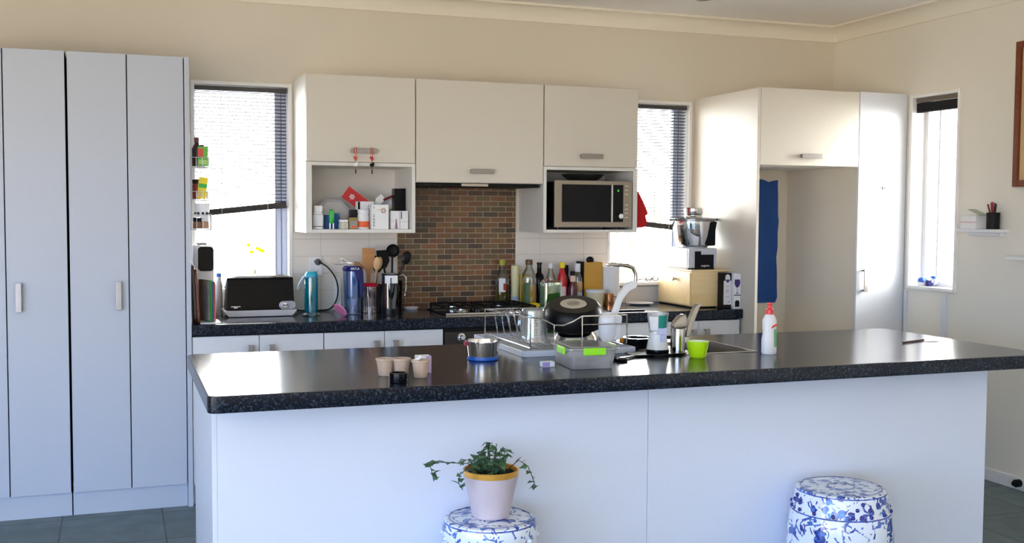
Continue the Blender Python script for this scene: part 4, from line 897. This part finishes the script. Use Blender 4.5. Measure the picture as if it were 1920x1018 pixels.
c = B(); c.lathe([(0, 0), (.057, 0), (.06, .003), (.059, .014), (.054, .015), (0, .015)], 44); part('base', c, BLUE, t, 'bright blue rubber base')
c = B(); c.box(-.075, -.062, -.008, .008, .055, .072, .003); part('clip', c, mat('dark_pink', (150, 40, 70), .5), t)

# clear lunch box with lime clips
FROST = thin_glass('frosted_plastic', (.95, .96, .98), .12, .08, .38, (1, 1, 1))
t = thing('storage_box', 'clear plastic storage box with lime green clips', 'storage box', (1.288, -2.488, IZ), rotz=-.1); c = B()
t0, t1 = .082, .098
for z0_, z1_, h0, h1 in ((0, .07, .086, .096),): pass
mk = c.mark(); c.prism(rrect(-.09, .09, -.112, .112, .02), 'z', 0, .07, bev=.003)
c.bm.verts.ensure_lookup_table()
for v in c.bm.verts: s_ = .88+.12*v.co.z/.07; v.co.x *= s_; v.co.y *= s_
for f in [f for f in c.bm.faces if f.calc_center_median().z > .0695 and abs(f.normal.z) > .9]: c.bm.faces.remove(f)
part('tub', c, FROST, t)
c = B(); c.prism(rrect(-.098, .098, -.12, .12, .022), 'z', .068, .078, bev=.003); c.prism(rrect(-.078, .078, -.1, .1, .016), 'z', .077, .082, bev=.002); part('lid', c, FROST, t)
for M_ in (Mt((.0, -.121, .067)), Mt((-.099, -.04, .067), rz=-PI/2), Mt((0, .121, .067), rz=PI), Mt((.099, 0, .067), rz=PI/2)):
    c = B(); c.box(-.042, .042, -.006, .004, -.014, .013, .004, M=M_); part('clip', c, mat('lime_clip', (140, 220, 40), .35), t)
c = B()
for i in range(16): c.sphere((random.uniform(-.05, .05), random.uniform(-.07, .07), .012), .011, 1.2, 1, .7, seg=8)
o = solo('wrapped_sweets', c, mat('mixed_wrapper', (190, 176, 186), .5, var=.5, scale=60), 'small pale wrapped pieces inside the clear storage box', 'sweets', (1.288, -2.488, IZ+.003)); o['kind'] = 'stuff'
c = B(); c.box(-.024, .024, -.015, .015, 0, .02, .002); t = solo('eraser_box', c, PAPER, 'tiny white and lilac box left of the clear storage box', 'box', (1.148, -2.475, IZ)); c = B(); c.box(-.0243, .004, -.0154, -.0149, .002, .018); part('lilac_panel', c, mat('lilac_print', (150, 140, 200), .5), t)

# dish rack with its tray
t = thing('dish_rack', 'chrome wire dish rack standing on the island', 'dish rack', (1.39, -1.9, IZ), world=True)
rx0, rx1, ry0, ry1 = 1.195, 1.612, -2.178, -1.62
c = B(); c.prism(rrect(1.15, 1.635, -2.215, -1.60, .02), 'z', IZ, IZ+.006, bev=.001)
for q in ((1.15, 1.635, -2.215, -2.205), (1.15, 1.635, -1.61, -1.60), (1.15, 1.16, -2.205, -1.61), (1.625, 1.635, -2.205, -1.61)): c.box(q[0], q[1], q[2], q[3], IZ+.004, IZ+.024, .003)
part('drip_tray', c, mat('pale_grey_tray', (206, 210, 222), .35), t, 'pale grey drip tray')
zt = 1.05; ft = IZ+.0061
c = B()
rail = [(rx0, ry1, zt-.015), (rx0, ry0+.1, zt), (rx0, ry0, zt)]
front = [(rx0+.03, ry0, zt-.002), (rx0+.06, ry0, zt-.012), (rx0+.1, ry0, zt-.032), (rx0+.14, ry0, zt-.034), (rx0+.18, ry0, zt-.02), (rx0+.22, ry0, zt), (rx1, ry0, zt)]
c.tube(rail+front+[(rx1, ry1, zt-.015)], .0028, 7, True); part('top_rail', c, CHROME, t)
c = B(); c.tube([(rx0, ry1, .93), (rx0, ry0, .93), (rx1, ry0, .93), (rx1, ry1, .93)], .0025, 7, True); c.tube([(rx0+.22, ry0, zt-.035), (rx1, ry0, zt-.035)], .0025, 7); part('lower_rail', c, CHROME, t)
for x, y, h in ((rx0, ry0, zt), (rx1, ry0, zt), (rx0, ry1, zt-.015), (rx1, ry1, zt-.015), (rx0+.1, ry0, zt-.03), (rx0+.22, ry0, zt)):
    c = B(); c.tube([(x, y, ft), (x, y, h)], .0028, 7); part('post', c, CHROME, t)
c = B()
for i in range(13): c.tube([(rx0+.008+.033*i, ry0, .93), (rx0+.02+.033*i, ry1, .93)], .0016, 6)
part('base_wires', c, CHROME, t)
for i in range(6):
    x = 1.222+.03*i; c = B(); c.tube([(x+.012, -1.86, .931), (x-.004, -1.85, 1.02), (x-.007, -1.83, 1.036), (x-.008, -1.76, 1.038), (x-.007, -1.71, 1.034), (x-.004, -1.69, 1.02), (x+.012, -1.68, .931)], .0028, 7); part('plate_divider', c, CHROME, t)
t = thing('measuring_jug', 'clear glass measuring jug upside down at the left of the dish rack', 'jug', (1.275, -2.0, .9335)); c = B()
c.lathe([(.058, 0), (.061, .002), (.055, .03), (.05, .125), (.045, .136), (0, .138), (0, .132), (.044, .13), (.047, .12), (.052, .03)], 36); part('jug', c, thin_glass('jug_glass', (.9, .93, .93), .06, .22, .22, (.9, .92, .94)), t)
c = B(); c.tube([(-.045, -.03, .11), (-.075, -.045, .105), (-.082, -.05, .07), (-.07, -.045, .03), (-.05, -.035, .02)], .007, 8); part('handle', c, GLASS, t)
c = B()
for i in range(7):
    for a in (-.2, .25): c.box(-.009+.003*(i % 2), .009, -.0535+i*.0006, -.053+i*.0006, .03+.012*i, .0325+.012*i, 0, 0, Rz(a))
part('measure_marks', c, mat('grey_marks', (70, 74, 80), .5), t)
t = thing('glass_carafe', 'tall green filled glass bottle standing in the dish rack behind the frying pan', 'bottle', (1.449, -1.76, .9335)); c = B()
c.prism(rrect(-.041, .041, -.036, .036, .012), 'z', 0, .226, bev=.004); part('bottle', c, thin_glass('carafe_glass', (.86, .95, .86), .03, .16), t)
c = B(); c.prism(rrect(-.036, .036, -.031, .031, .01), 'z', .006, .205); part('contents', c, mat('green_contents', (56, 108, 40), .5, var=.5, scale=25), t)
c = B(); c.prism(rrect(-.036, .036, -.032, .032, .01), 'z', .226, .232, bev=.002); c.lathe([(.0, .231), (.016, .231), (.016, .24), (0, .241)], 20, (-.02, 0, 0)); part('lid', c, mat('dark_brown_lid', (92, 58, 46), .35), t)
c = B(); c.lathe([(.095, 0), (.09, .018), (.068, .05), (.053, .057), (0, .059), (0, .055), (.053, .053), (.064, .048), (.086, .018), (.091, 0)], 36); solo('mixing_bowl', c, STEEL, 'small steel bowl upside down beneath the black frying pan', 'bowl', (1.478, -1.96, .9335))
t = thing('frying_pan', 'black frying pan upside down on the dish rack', 'frying pan', (1.472, -1.955, 1.006)); c = B(); Mq = Mt((0, 0, .026), rx=.29, ry=.0, rz=-.4) @ Matrix.Diagonal((.92, .92, 1, 1))
c.lathe([(.136, -.034), (.139, -.032), (.139, -.015), (.136, .015), (.125, .038), (.112, .05), (0, .052), (0, .046), (.11, .044), (.127, .015), (.132, -.02)], 48, M=Mq); part('pan', c, mat('black_enamel', (8, 8, 9), .33, spec=.2), t)
c = B(); c.lathe([(0, .0522), (.06, .0522), (.059, .0535), (0, .0535)], 40, M=Mq); ds = part('base_disc', c, mat('cream_disc', (206, 196, 178), .35, .3), t)
c = B(); c.lathe([(.024, .0536), (.027, .0536), (.027, .0541), (.024, .0541)], 30, M=Mq); c.lathe([(.012, .0536), (.015, .0536), (.015, .0541), (.012, .0541)], 24, M=Mq); c.box(-.025, .025, -.002, .002, .0536, .0541, 0, 0, Mq @ Matrix.Rotation(.4, 4, 'Z')); part('stamp', c, mat('dark_stamp', (70, 66, 60), .5), ds)
c = B(); c.tube([Mq @ Vector((0, .132, -.01)), Mq @ Vector((0, .17, -.004)), Mq @ Vector((0, .215, .0))], .009, 8); part('handle', c, BLACK, t)
t = thing('water_scoop', 'white long handled scoop with a steel hook end standing in the dish rack', 'scoop', (1.558, -2.125, IZ+.0341))
c = B(); c.lathe([(0, 0), (.03, .004), (.043, .03), (.046, .07), (.044, .1), (.028, .122), (.024, .118), (.04, .096), (.042, .07), (.039, .032), (.028, .008), (0, .004)], 30, M=Matrix.Diagonal((1, .75, 1, 1))); part('scoop', c, PLAW, t)
c = B(); c.prism([(.012, .012), (.038, .012), (.046, .108), (.012, .11)], 'y', -.03, .026, bev=.005); part('cup', c, PLAW, t)
c = B(); hp = [(p_[0], p_[1]-.028) for p_ in ((.005, .13), (.03, .125), (.055, .2), (.085, .236), (.118, .25), (.122, .275), (.1, .276), (.07, .262), (.04, .22), (.02, .17))]
c.prism(hp, 'y', -.012, .012, bev=.004); part('handle', c, PLAW, t)
c = B(); c.tube([(.107, 0, .222), (.117, 0, .247), (.118, 0, .277), (.105, 0, .302), (.08, 0, .311), (.03, 0, .316), (-.0, 0, .319)], .0085, 10); c.box(-.012, .036, -.014, .014, .311, .323, .003); part('hook', c, BSTEEL, t)
# sink side
c = B(); c.prism(rrect(-.12, .12, -.05, .05, .02), 'z', 0, .005, bev=.001); solo('rubber_mat', c, BLACK, 'thin black rubber mat under the soap dispenser', 'mat', (1.68, -2.3, .9047))
t = thing('soap_dispenser', 'white waisted dispenser with a teal label beside the tap', 'dispenser', (1.688, -2.3, .91)); c = B()
c.lathe([(0, 0), (.044, 0), (.046, .004), (.045, .014), (0, .015)], 32); part('base', c, GLOSSB, t)
c = B(); c.lathe([(0, .014), (.044, .014), (.036, .06), (.033, .078), (0, .078)], 32); part('lower_body', c, mat('pearl_plastic', (222, 226, 228), .25), t)
c = B(); c.lathe([(0, .078), (.033, .078), (.036, .1), (.043, .155), (.042, .157), (.034, .1), (0, .09)], 32); part('upper_cup', c, FROST, t)
def conelabel(name, m, a0, a1, z0, z1, e=.0006):
    def R(z): return .033+(z-.078)/.077*.01+e
    c = B(); c.lathe([(R(z0), z0), (R(z0)+.0006, z0), (R(z1)+.0006, z1), (R(z1), z1)], 14, a0=a0, a1=a1); return part(name, c, m, t)
conelabel('white_label', PAPER, PI*1.05, PI*1.36, .09, .145); conelabel('teal_label', mat('teal_print', (20, 130, 120), .5), PI*1.37, PI*1.66, .09, .15)
c = B(); c.box(-.008, .012, -.045, -.03, .046, .074, .003); c.box(-.018, .022, -.037, -.03, .074, .1, .002); part('button', c, mat('lavender_plastic', (196, 204, 236), .4), t)
t = thing('mixer_tap', 'steel mixer tap with an upright lever beside the green bowl', 'tap', (1.79, -2.28, .9047)); c = B()
c.lathe([(0, 0), (.03, 0), (.03, .094), (.028, .097), (0, .097)], 32); part('body', c, STEEL, t)
c = B()
pr2 = [(-.03, .097), (.03, .097), (.034, .12), (.03, .15), (.02, .155), (.0, .145), (-.02, .125)]
c.prism(pr2, 'y', -.02, .02, bev=.008); part('spout', c, BSTEEL, t)
c = B(); c.prism([(.03, .06), (.044, .06), (.058, .09), (.078, .15), (.09, .178), (.1, .185), (.1, .194), (.084, .194), (.07, .182), (.05, .14), (.036, .1)], 'y', -.014, .014, bev=.004); part('lever', c, BSTEEL, t)
t = thing('cereal_bowl', 'small lime green bowl with a pale inside in front of the tap', 'bowl', (1.80, -2.42, IZ)); c = B()
c.lathe([(0, 0), (.028, 0), (.033, .006), (.042, .05), (.043, .064), (.042, .065), (.0405, .05)], 36); part('bowl', c, LIME, t)
c = B(); c.lathe([(.0405, .064), (.039, .045), (.03, .012), (0, .01)], 36); part('inside', c, mat('pale_lime', (232, 246, 214), .3), t)
t = thing('squeeze_bottle', 'white cleaner bottle with a red cap at the right of the sink', 'bottle', (2.13, -2.41, IZ)); c = B()
c.lathe([(0, 0), (.029, 0), (.032, .006), (.032, .06), (.028, .085), (.03, .11), (.03, .135), (.02, .155), (.016, .16), (0, .16)], 32, M=Matrix.Diagonal((1, .75, 1, 1))); part('bottle', c, PLAW, t)
c = B(); c.lathe([(0, .16), (.018, .16), (.016, .178), (.009, .184), (.008, .196), (.011, .2), (.01, .206), (0, .207)], 24); part('cap', c, mat('red_cap', (226, 60, 64), .35), t)
c = B(); c.box(.008, .02, -.0245, -.0215, .03, .1, .001); part('green_label', c, mat('green_white_label', (110, 160, 110), .5), t); c = B(); c.prism([(-.004, .105), (.022, .118), (.022, .124), (-.002, .114)], 'y', -.0245, -.0215); part('red_label', c, mat('red_label', (220, 70, 50), .5), t)
c = B(); c.tube([(0, 0, .004), (.08, .028, .004), (.158, .054, .004)], .004, 8); solo('pen', c, mat('dark_red_pen', (86, 30, 36), .4), 'dark red pen lying at the right end of the island', 'pen', (2.892, -2.284, IZ))
c = B(); c.box(-.035, .035, -.02, .02, 0, .0006); solo('card', c, PAPER, 'small white card beside the red pen on the island', 'card', (3.06, -2.27, IZ), rotz=.2)
t = thing('kitchen_shears', 'black handled kitchen shears lying right of the clear storage box', 'shears', (1.49, -2.39, IZ), rotz=.5); c = B()
for s in (-1, 1): c.tube([(-.03+.022*math.cos(u), s*.02+.014*math.sin(u), .006) for u in [2*PI*i/20 for i in range(20)]], .006, 8, True)
part('handles', c, BLACK, t)
c = B(); c.prism([(-.008, -.008), (.09, -.002), (.09, .0), (-.008, .008)], 'z', .003, .006); c.prism([(-.008, .008), (.085, .003), (.085, .001), (-.008, -.008)], 'z', .0065, .0095); part('blades', c, STEEL, t)
t = thing('saucepan', 'small black saucepan with a steel rim on the sink drainer', 'saucepan', (1.7, -2.1, .9047)); c = B()
c.lathe([(0, 0), (.05, 0), (.056, .004), (.058, .04), (.055, .04), (.053, .006), (0, .005)], 32); part('pan', c, GLOSSB, t); c = B(); c.lathe([(.0545, .04), (.0595, .04), (.0595, .043), (.0545, .043)], 32); part('rim', c, CHROME, t)
c = B(); c.tube([(.05, -.03, .035), (.1, -.06, .045), (.14, -.08, .05)], .007, 8); part('handle', c, BLACK, t)
c = B(); c.box(-.022, .022, -.012, .012, 0, .02, .003); solo('scourer', c, mat('orange_sponge', (226, 150, 30), .9), 'small orange sponge behind the sink drainer', 'sponge', (1.74, -1.9, IZ))

# ------------------------------------------------------------------ porcelain stools and the ivy
def porcelain(name, seed, band_):
    m = mat(name, (232, 238, 246), .12, var=.01, coat=.4); n = m.node_tree; bs = n.nodes['Principled BSDF']; L = n.links.new
    t = n.nodes.new('ShaderNodeTexCoord'); mp = n.nodes.new('ShaderNodeMapping'); mp.inputs['Location'].default_value = (seed, seed*.7, 0); L(t.outputs['Object'], mp.inputs[0])
    def math_(op, a, b_=None, c=None):
        q = n.nodes.new('ShaderNodeMath'); q.operation = op
        for i, v in enumerate((a, b_, c)):
            if v is None: continue
            if isinstance(v, (int, float)): q.inputs[i].default_value = v
            else: L(v, q.inputs[i])
        return q.outputs[0]
    sp = n.nodes.new('ShaderNodeSeparateXYZ'); L(t.outputs['Object'], sp.inputs[0]); z = sp.outputs['Z']
    ns = n.nodes.new('ShaderNodeTexNoise'); ns.inputs['Scale'].default_value = 17; ns.inputs['Detail'].default_value = 2.5; ns.inputs['Distortion'].default_value = 1.2; L(mp.outputs[0], ns.inputs['Vector'])
    blob = math_('GREATER_THAN', ns.outputs['Fac'], .56)
    n2 = n.nodes.new('ShaderNodeTexNoise'); n2.inputs['Scale'].default_value = 60; n2.inputs['Detail'].default_value = 2; L(mp.outputs[0], n2.inputs['Vector'])
    vo = n.nodes.new('ShaderNodeTexVoronoi'); vo.inputs['Scale'].default_value = 26; L(mp.outputs[0], vo.inputs['Vector'])
    flower = math_('MULTIPLY', math_('LESS_THAN', math_('ADD', vo.outputs['Distance'], math_('MULTIPLY', n2.outputs['Fac'], .5)), .62), 1)
    fine = n.nodes.new('ShaderNodeTexNoise'); fine.inputs['Scale'].default_value = 34; fine.inputs['Detail'].default_value = 2; fine.inputs['Distortion'].default_value = 1.5; L(mp.outputs[0], fine.inputs['Vector'])
    flower = math_('MAXIMUM', flower, math_('GREATER_THAN', fine.outputs['Fac'], .6))
    ve = n.nodes.new('ShaderNodeTexVoronoi'); ve.feature = 'DISTANCE_TO_EDGE'; ve.inputs['Scale'].default_value = 12; L(mp.outputs[0], ve.inputs['Vector'])
    curl = math_('MULTIPLY', math_('LESS_THAN', ve.outputs['Distance'], .035), math_('GREATER_THAN', n2.outputs['Fac'], .5))
    upper_ = math_('MULTIPLY', math_('GREATER_THAN', z, band_), 1)
    lower_ = math_('SUBTRACT', 1, upper_)
    pat = math_('MAXIMUM', math_('MULTIPLY', flower, upper_), math_('MULTIPLY', math_('MAXIMUM', blob, curl), lower_))
    for zz in (band_, .06, .44):
        pat = math_('MAXIMUM', pat, math_('LESS_THAN', math_('ABSOLUTE', math_('SUBTRACT', z, zz)), .0022))
    mx_ = n.nodes.new('ShaderNodeMix'); mx_.data_type = 'RGBA'; cb = n.nodes.new('ShaderNodeValToRGB'); e = cb.color_ramp.elements
    e[0].position = .42; e[0].color = (*lin((26, 36, 128)), 1); e[1].position = .6; e[1].color = (*lin((70, 112, 196)), 1); L(n2.outputs['Fac'], cb.inputs[0])
    mx_.inputs[6].default_value = (*lin((234, 240, 248)), 1); L(pat, mx_.inputs[0]); L(cb.outputs[0], mx_.inputs[7]); L(mx_.outputs[2], bs.inputs['Base Color'])
    return m
STUD = mat('cobalt_stud', (22, 28, 120), .12, coat=.5)
def stool(label, x, y, rt_, rb, band_, seed, studs, m):
    t = thing('ceramic_stool', label, 'stool', (x, y, 0)); c = B()
    c.lathe([(0, 0), (rb*.72, 0), (rb*.76, .012), (rb*.8, .03), (rb*.93, .1), (rb, .2), (rb*.985, .29), (rb*.93, .36), (rb*.925, .366), (rb*.9, .372), (rt_*1.045, .41), (rt_*1.01, .436), (rt_*.985, .446), (rt_*.93, .45), (0, .45)], 72); part('body', c, m, t)
    c = B(); c.lathe([(rt_*.88, .4495), (rt_*.9, .4495), (rt_*.9, .4512), (rt_*.88, .4512)], 64); c.lathe([(rt_*.28, .4495), (rt_*.31, .4495), (rt_*.31, .4512), (rt_*.28, .4512)], 48); part('ring_lines', c, mat('soft_blue_line', (92, 116, 170), .2), t)
    for k, (a, z_) in enumerate(studs):
        r = rb*.925+(rt_*1.045-rb*.925)*max(0, min(1, (z_-.366)/.044)) if z_ > .366 else rb*.96
        c = B(); c.sphere((r*math.cos(a), r*math.sin(a), z_), .0075, seg=12); part('stud', c, STUD if seed > 2 else mat('white_stud', (226, 232, 240), .15), t)
    return t
stool('blue and white ceramic drum stool under the potted ivy', .834, -2.755, .153, .172, .34, 1.3, [(2*PI*k/12+.1, .395) for k in range(12)], porcelain('blue_white_porcelain', 1.3, .47))
st = []
for k in range(16): st.append((2*PI*k/16, .378))
for k in range(4):
    a = -PI/2-.18+k*PI/2; st += [(a, .425), (a-.12, .405), (a+.16, .403)]
stool('blue and white ceramic drum stool with raised cobalt studs', 2.202, -2.792, .164, .196, .366, 4.7, st, porcelain('cobalt_flower_porcelain', 4.7, .366))
t = thing('potted_ivy', 'trailing ivy in a pale pot with a gold rim on the left stool', 'potted plant', (.838, -2.752, .4515)); c = B()
c.lathe([(0, 0), (.058, 0), (.062, .004), (.088, .125), (.092, .14), (.0885, .14), (.085, .125), (.06, .008), (0, .008)], 44); part('pot', c, MAUVE, t)
c = B(); c.lathe([(.0875, .132), (.0895, .132), (.0935, .158), (.091, .16), (.0875, .158), (.0855, .135)], 44); part('gold_rim', c, GOLD, t, 'gold band round the pot rim')
c = B(); c.lathe([(0, .146), (.086, .142), (.086, .13), (0, .13)], 36); part('soil', c, SOIL, t)
stems = B(); lf = B()
def leaf(p, d, s, tw=0):
    d = d.normalized(); side = d.cross(Vector((0, 0, 1))); side = (side if side.length > .1 else Vector((1, 0, 0))).normalized(); upv = side.cross(d); side = side*math.cos(tw)+upv*math.sin(tw); nrm = side.cross(d)
    P0, P1, P2 = p, p+d*s*.5+nrm*s*.08, p+d*s-nrm*s*.12; A = p+d*s*.22+side*s*.42+nrm*s*.05; C_ = p+d*s*.22-side*s*.42+nrm*s*.05; A2 = p+d*s*.5+side*s*.22; C2 = p+d*s*.5-side*s*.22
    vs_ = [lf.bm.verts.new(v) for v in (P0, A, A2, P2, C2, C_, P1)]
    for q in ((0, 1, 6), (1, 2, 6), (2, 3, 6), (3, 4, 6), (4, 5, 6), (5, 0, 6)): lf.bm.faces.new([vs_[i] for i in q])
def runner(pts, nleaf, s):
    P_ = [Vector(p) for p in pts]; stems.tube(P_, .0016, 5)
    for k in range(nleaf):
        u = (k+.5)/nleaf*(len(P_)-1); i = int(u); p = P_[i].lerp(P_[min(i+1, len(P_)-1)], u-i); a = random.uniform(0, 2*PI)
        leaf(p, Vector((math.cos(a), math.sin(a), random.uniform(-.7, .7))), s*random.uniform(.8, 1.5), random.uniform(-.8, .8))
runner([(-.04, 0, .145), (-.09, -.03, .19), (-.14, -.03, .195), (-.19, -.02, .2), (-.215, -.02, .19), (-.21, -.03, .165), (-.205, -.03, .14)], 15, .027)
runner([(-.05, -.03, .145), (-.1, -.06, .18), (-.13, -.07, .165), (-.135, -.07, .14), (-.12, -.07, .115)], 9, .026)
runner([(.05, 0, .145), (.09, -.02, .185), (.12, -.03, .165), (.135, -.03, .13), (.145, -.03, .1), (.15, -.03, .095)], 9, .026)
for k in range(15):
    a = random.uniform(0, 2*PI); r = random.uniform(.02, .075); h = random.uniform(.02, .075)
    p0 = Vector((r*.5*math.cos(a), r*.5*math.sin(a), .14)); p1 = Vector((r*math.cos(a)-.01, r*math.sin(a), .15+h)); p2 = Vector((1.35*r*math.cos(a)-.02, 1.35*r*math.sin(a), .145+h*1.15)); runner([p0, p1, p2], 6, .027)
for x, y, z_ in ((-.02, .02, .22), (.03, .03, .235), (.05, .02, .225), (.0, .03, .215), (.02, .0, .225)): runner([(x*.5, y*.5, .145), (x*.8, y, .19), (x, y, z_)], 4, .025)
part('stems', stems, mat('ivy_stem', (60, 66, 48), .7), t); part('foliage', lf, LEAF, t)

# ------------------------------------------------------------------ right wall
t = thing('wall_shelf', 'short white wall shelf holding the pen cup and note box', 'shelf', (XR, -1.4, 1.366)); c = B(); c.box(-.1, -.0005, -.15, .15, 0, .018, .004); part('board', c, PLAW, t); c = B(); c.box(-.03, -.0005, -.12, .12, -.02, .0, .004); part('bracket', c, PLAW, t)
t = thing('pen_cup', 'black pen cup full of pens on the wall shelf', 'pen cup', (XR-.05, -1.485, 1.3843)); c = B(); c.lathe([(0, 0), (.034, 0), (.035, .09), (.032, .09), (.031, .004), (0, .004)], 28); part('cup', c, MATTB, t)
PENM = [mat('maroon_pen', (120, 24, 40), .4), mat('navy_pen', (40, 30, 70), .4), mat('crimson_pen', (180, 40, 60), .4), mat('black_pen', (22, 20, 24), .4), mat('dark_red_pencil', (140, 40, 44), .4), mat('plum_pen', (90, 30, 80), .4)]
PL = ['maroon pen nearest the window in the pen cup', 'dark navy pen at the back of the pen cup', 'crimson pen in the middle of the pen cup', 'black pen leaning to the room in the pen cup', 'dark red pencil at the front of the pen cup', 'plum pen beside the maroon pen in the pen cup']
for k, (dx, dy) in enumerate(((-.012, .02), (.014, .006), (-.004, .0), (-.006, -.022), (-.02, -.008), (.008, .018))):
    c = B(); c.tube([(-dx*.4, -dy*.4, .006), (dx, dy, .11), (dx*1.25, dy*1.25, .135+.006*(k % 3))], .0045, 8); solo('pen', c, PENM[k], PL[k], 'pen', (XR-.05, -1.485, 1.3843), group='pens in the cup')
t = thing('note_box', 'pale note box with a pink stripe on the wall shelf', 'box', (XR-.05, -1.345, 1.3843)); c = B(); c.box(-.04, .04, -.058, .058, 0, .072, .002); part('box', c, PAPER, t); c = B(); c.box(-.0408, -.0402, -.058, .058, .034, .038); part('stripe', c, mat('pink_stripe', (226, 150, 170), .5), t)
c = B(); c.prism([(-.05, .0), (.045, .034), (.045, .036), (-.05, .002)], 'x', -.03, .03); solo('folded_note', c, mat('grey_green_paper', (176, 186, 166), .7), 'grey-green folded note lying on the pale note box', 'paper', (XR-.05, -1.37, 1.457))
c = B(); c.box(-.1, -.0005, -.25, 0, 0, .02, .004); solo('corner_shelf', c, PLAW, 'white shelf end low on the right wall at the photo border', 'shelf', (XR, -1.63, 1.225))
t = thing('picture_frame', 'red-brown wooden picture frame at the right border', 'picture frame', (XR, -1.85, 1.61)); c = B(); y0, y1, z0, z1 = -.27, .268, 0, .765
for q in ((y0, y0+.035, z0, z1), (y1-.035, y1, z0, z1), (y0+.035, y1-.035, z0, z0+.035), (y0+.035, y1-.035, z1-.035, z1)): c.box(-.025, -.0008, q[0], q[1], q[2], q[3], .003)
part('frame', c, WOODR, t); c = B(); c.box(-.01, -.0012, y0+.03, y1-.03, .03, z1-.03); part('picture', c, mat('beige_picture', (206, 176, 130), .6, var=.2, scale=5), t)
c = B(); c.lathe([(0, 0), (.02, 0), (.02, .03), (.012, .034), (.012, .045), (0, .046)], 20, M=Mt((-.0145, 0, 0), ry=-PI/2)); c.sphere((-.045, 0, 0), .009, mi=1, seg=10); solo('door_stop', c, [MATTB, CHROME], 'small black door stop on the right wall skirting', 'door stop', (XR, -1.69, .04))
# little blue things on the right window sill
c = B(); c.lathe([(0, 0), (.02, 0), (.024, .015), (.02, .036), (0, .038)], 24); solo('glass_jar', c, NAVY, 'round navy jar on the right window sill', 'jar', (XR+.03, -.915, 1.0358))
t = thing('soap_dish', 'white dish with a blue top left of the navy jar', 'dish', (XR+.035, -.855, 1.0358)); c = B(); c.box(-.02, .02, -.03, .03, 0, .022, .004); part('dish', c, CERW, t); c = B(); c.prism([(-.028, .023), (.028, .023), (.02, .045), (-.014, .05)], 'x', -.018, .018, bev=.003); part('cover', c, BLUE, t)
c = B(); c.sphere((0, 0, .025), .03, .6, 1, .8); t = solo('pebble', c, CERW, 'pale round ornament with a blue cap behind the navy jar', 'ornament', (XR+.075, -.9, 1.0358)); c = B(); c.prism([(-.026, .046), (.026, .046), (.012, .062), (-.018, .06)], 'x', -.01, .01, bev=.003); part('cap', c, BLUE, t)
# recessed ceiling light
t = thing('downlight', 'round recessed ceiling light at the top border', 'ceiling light', (2.87, -.56, ZC)); c = B(); c.lathe([(.036, 0), (.05, 0), (.05, -.006), (.044, -.009), (.036, -.004)], 36); part('trim_ring', c, TRIM, t); c = B(); c.lathe([(0, -.002), (.036, -.002), (.036, -.0005), (0, -.0005)], 30); part('lens', c, BSTEEL, t)

# ------------------------------------------------------------------ outside the windows
b = B(); b.box(-14, 18, .14, 30, -.25, -.15); b.box(4.4, 18, -9, .14, -.25, -.15); o = solo('paved_yard', b, mat('pale_paving', (214, 210, 202), .9), 'pale paved yard outside the windows', 'ground', (0, 6, -.2), world=True); o['kind'] = 'structure'
t = thing('garden_shrub', 'pale thin-leaved garden shrub outside the window beside the bread box', 'shrub', (3.1, 1.1, -.15), world=True)
c = B(); l = B()
for i in range(26):
    x = 3.05+random.uniform(-.5, .5); y = 1.1+random.uniform(-.2, .2); h = random.uniform(1.2, 1.62); q = random.uniform(-.12, .12)
    c.tube([(x*.3+3.05*.7, y, -.15), (x, y, h*.5), (x+q, y, h)], .006, 5)
    for k in range(12):
        z = h*(.55+.45*k/12); a = random.uniform(0, 2*PI); p = Vector((x+q*(z/h), y, z)); d = Vector((math.cos(a), math.sin(a), random.uniform(.2, .9)))*.07; n = d.cross(Vector((0, 0, 1))).normalized()*.012
        l.quad(p, p+d*.5+n, p+d, p+d*.5-n)
part('stems', c, mat('pale_stem', (150, 140, 110), .8), t); part('foliage', l, translucent('pale_leaf', (150, 190, 70), .4), t)
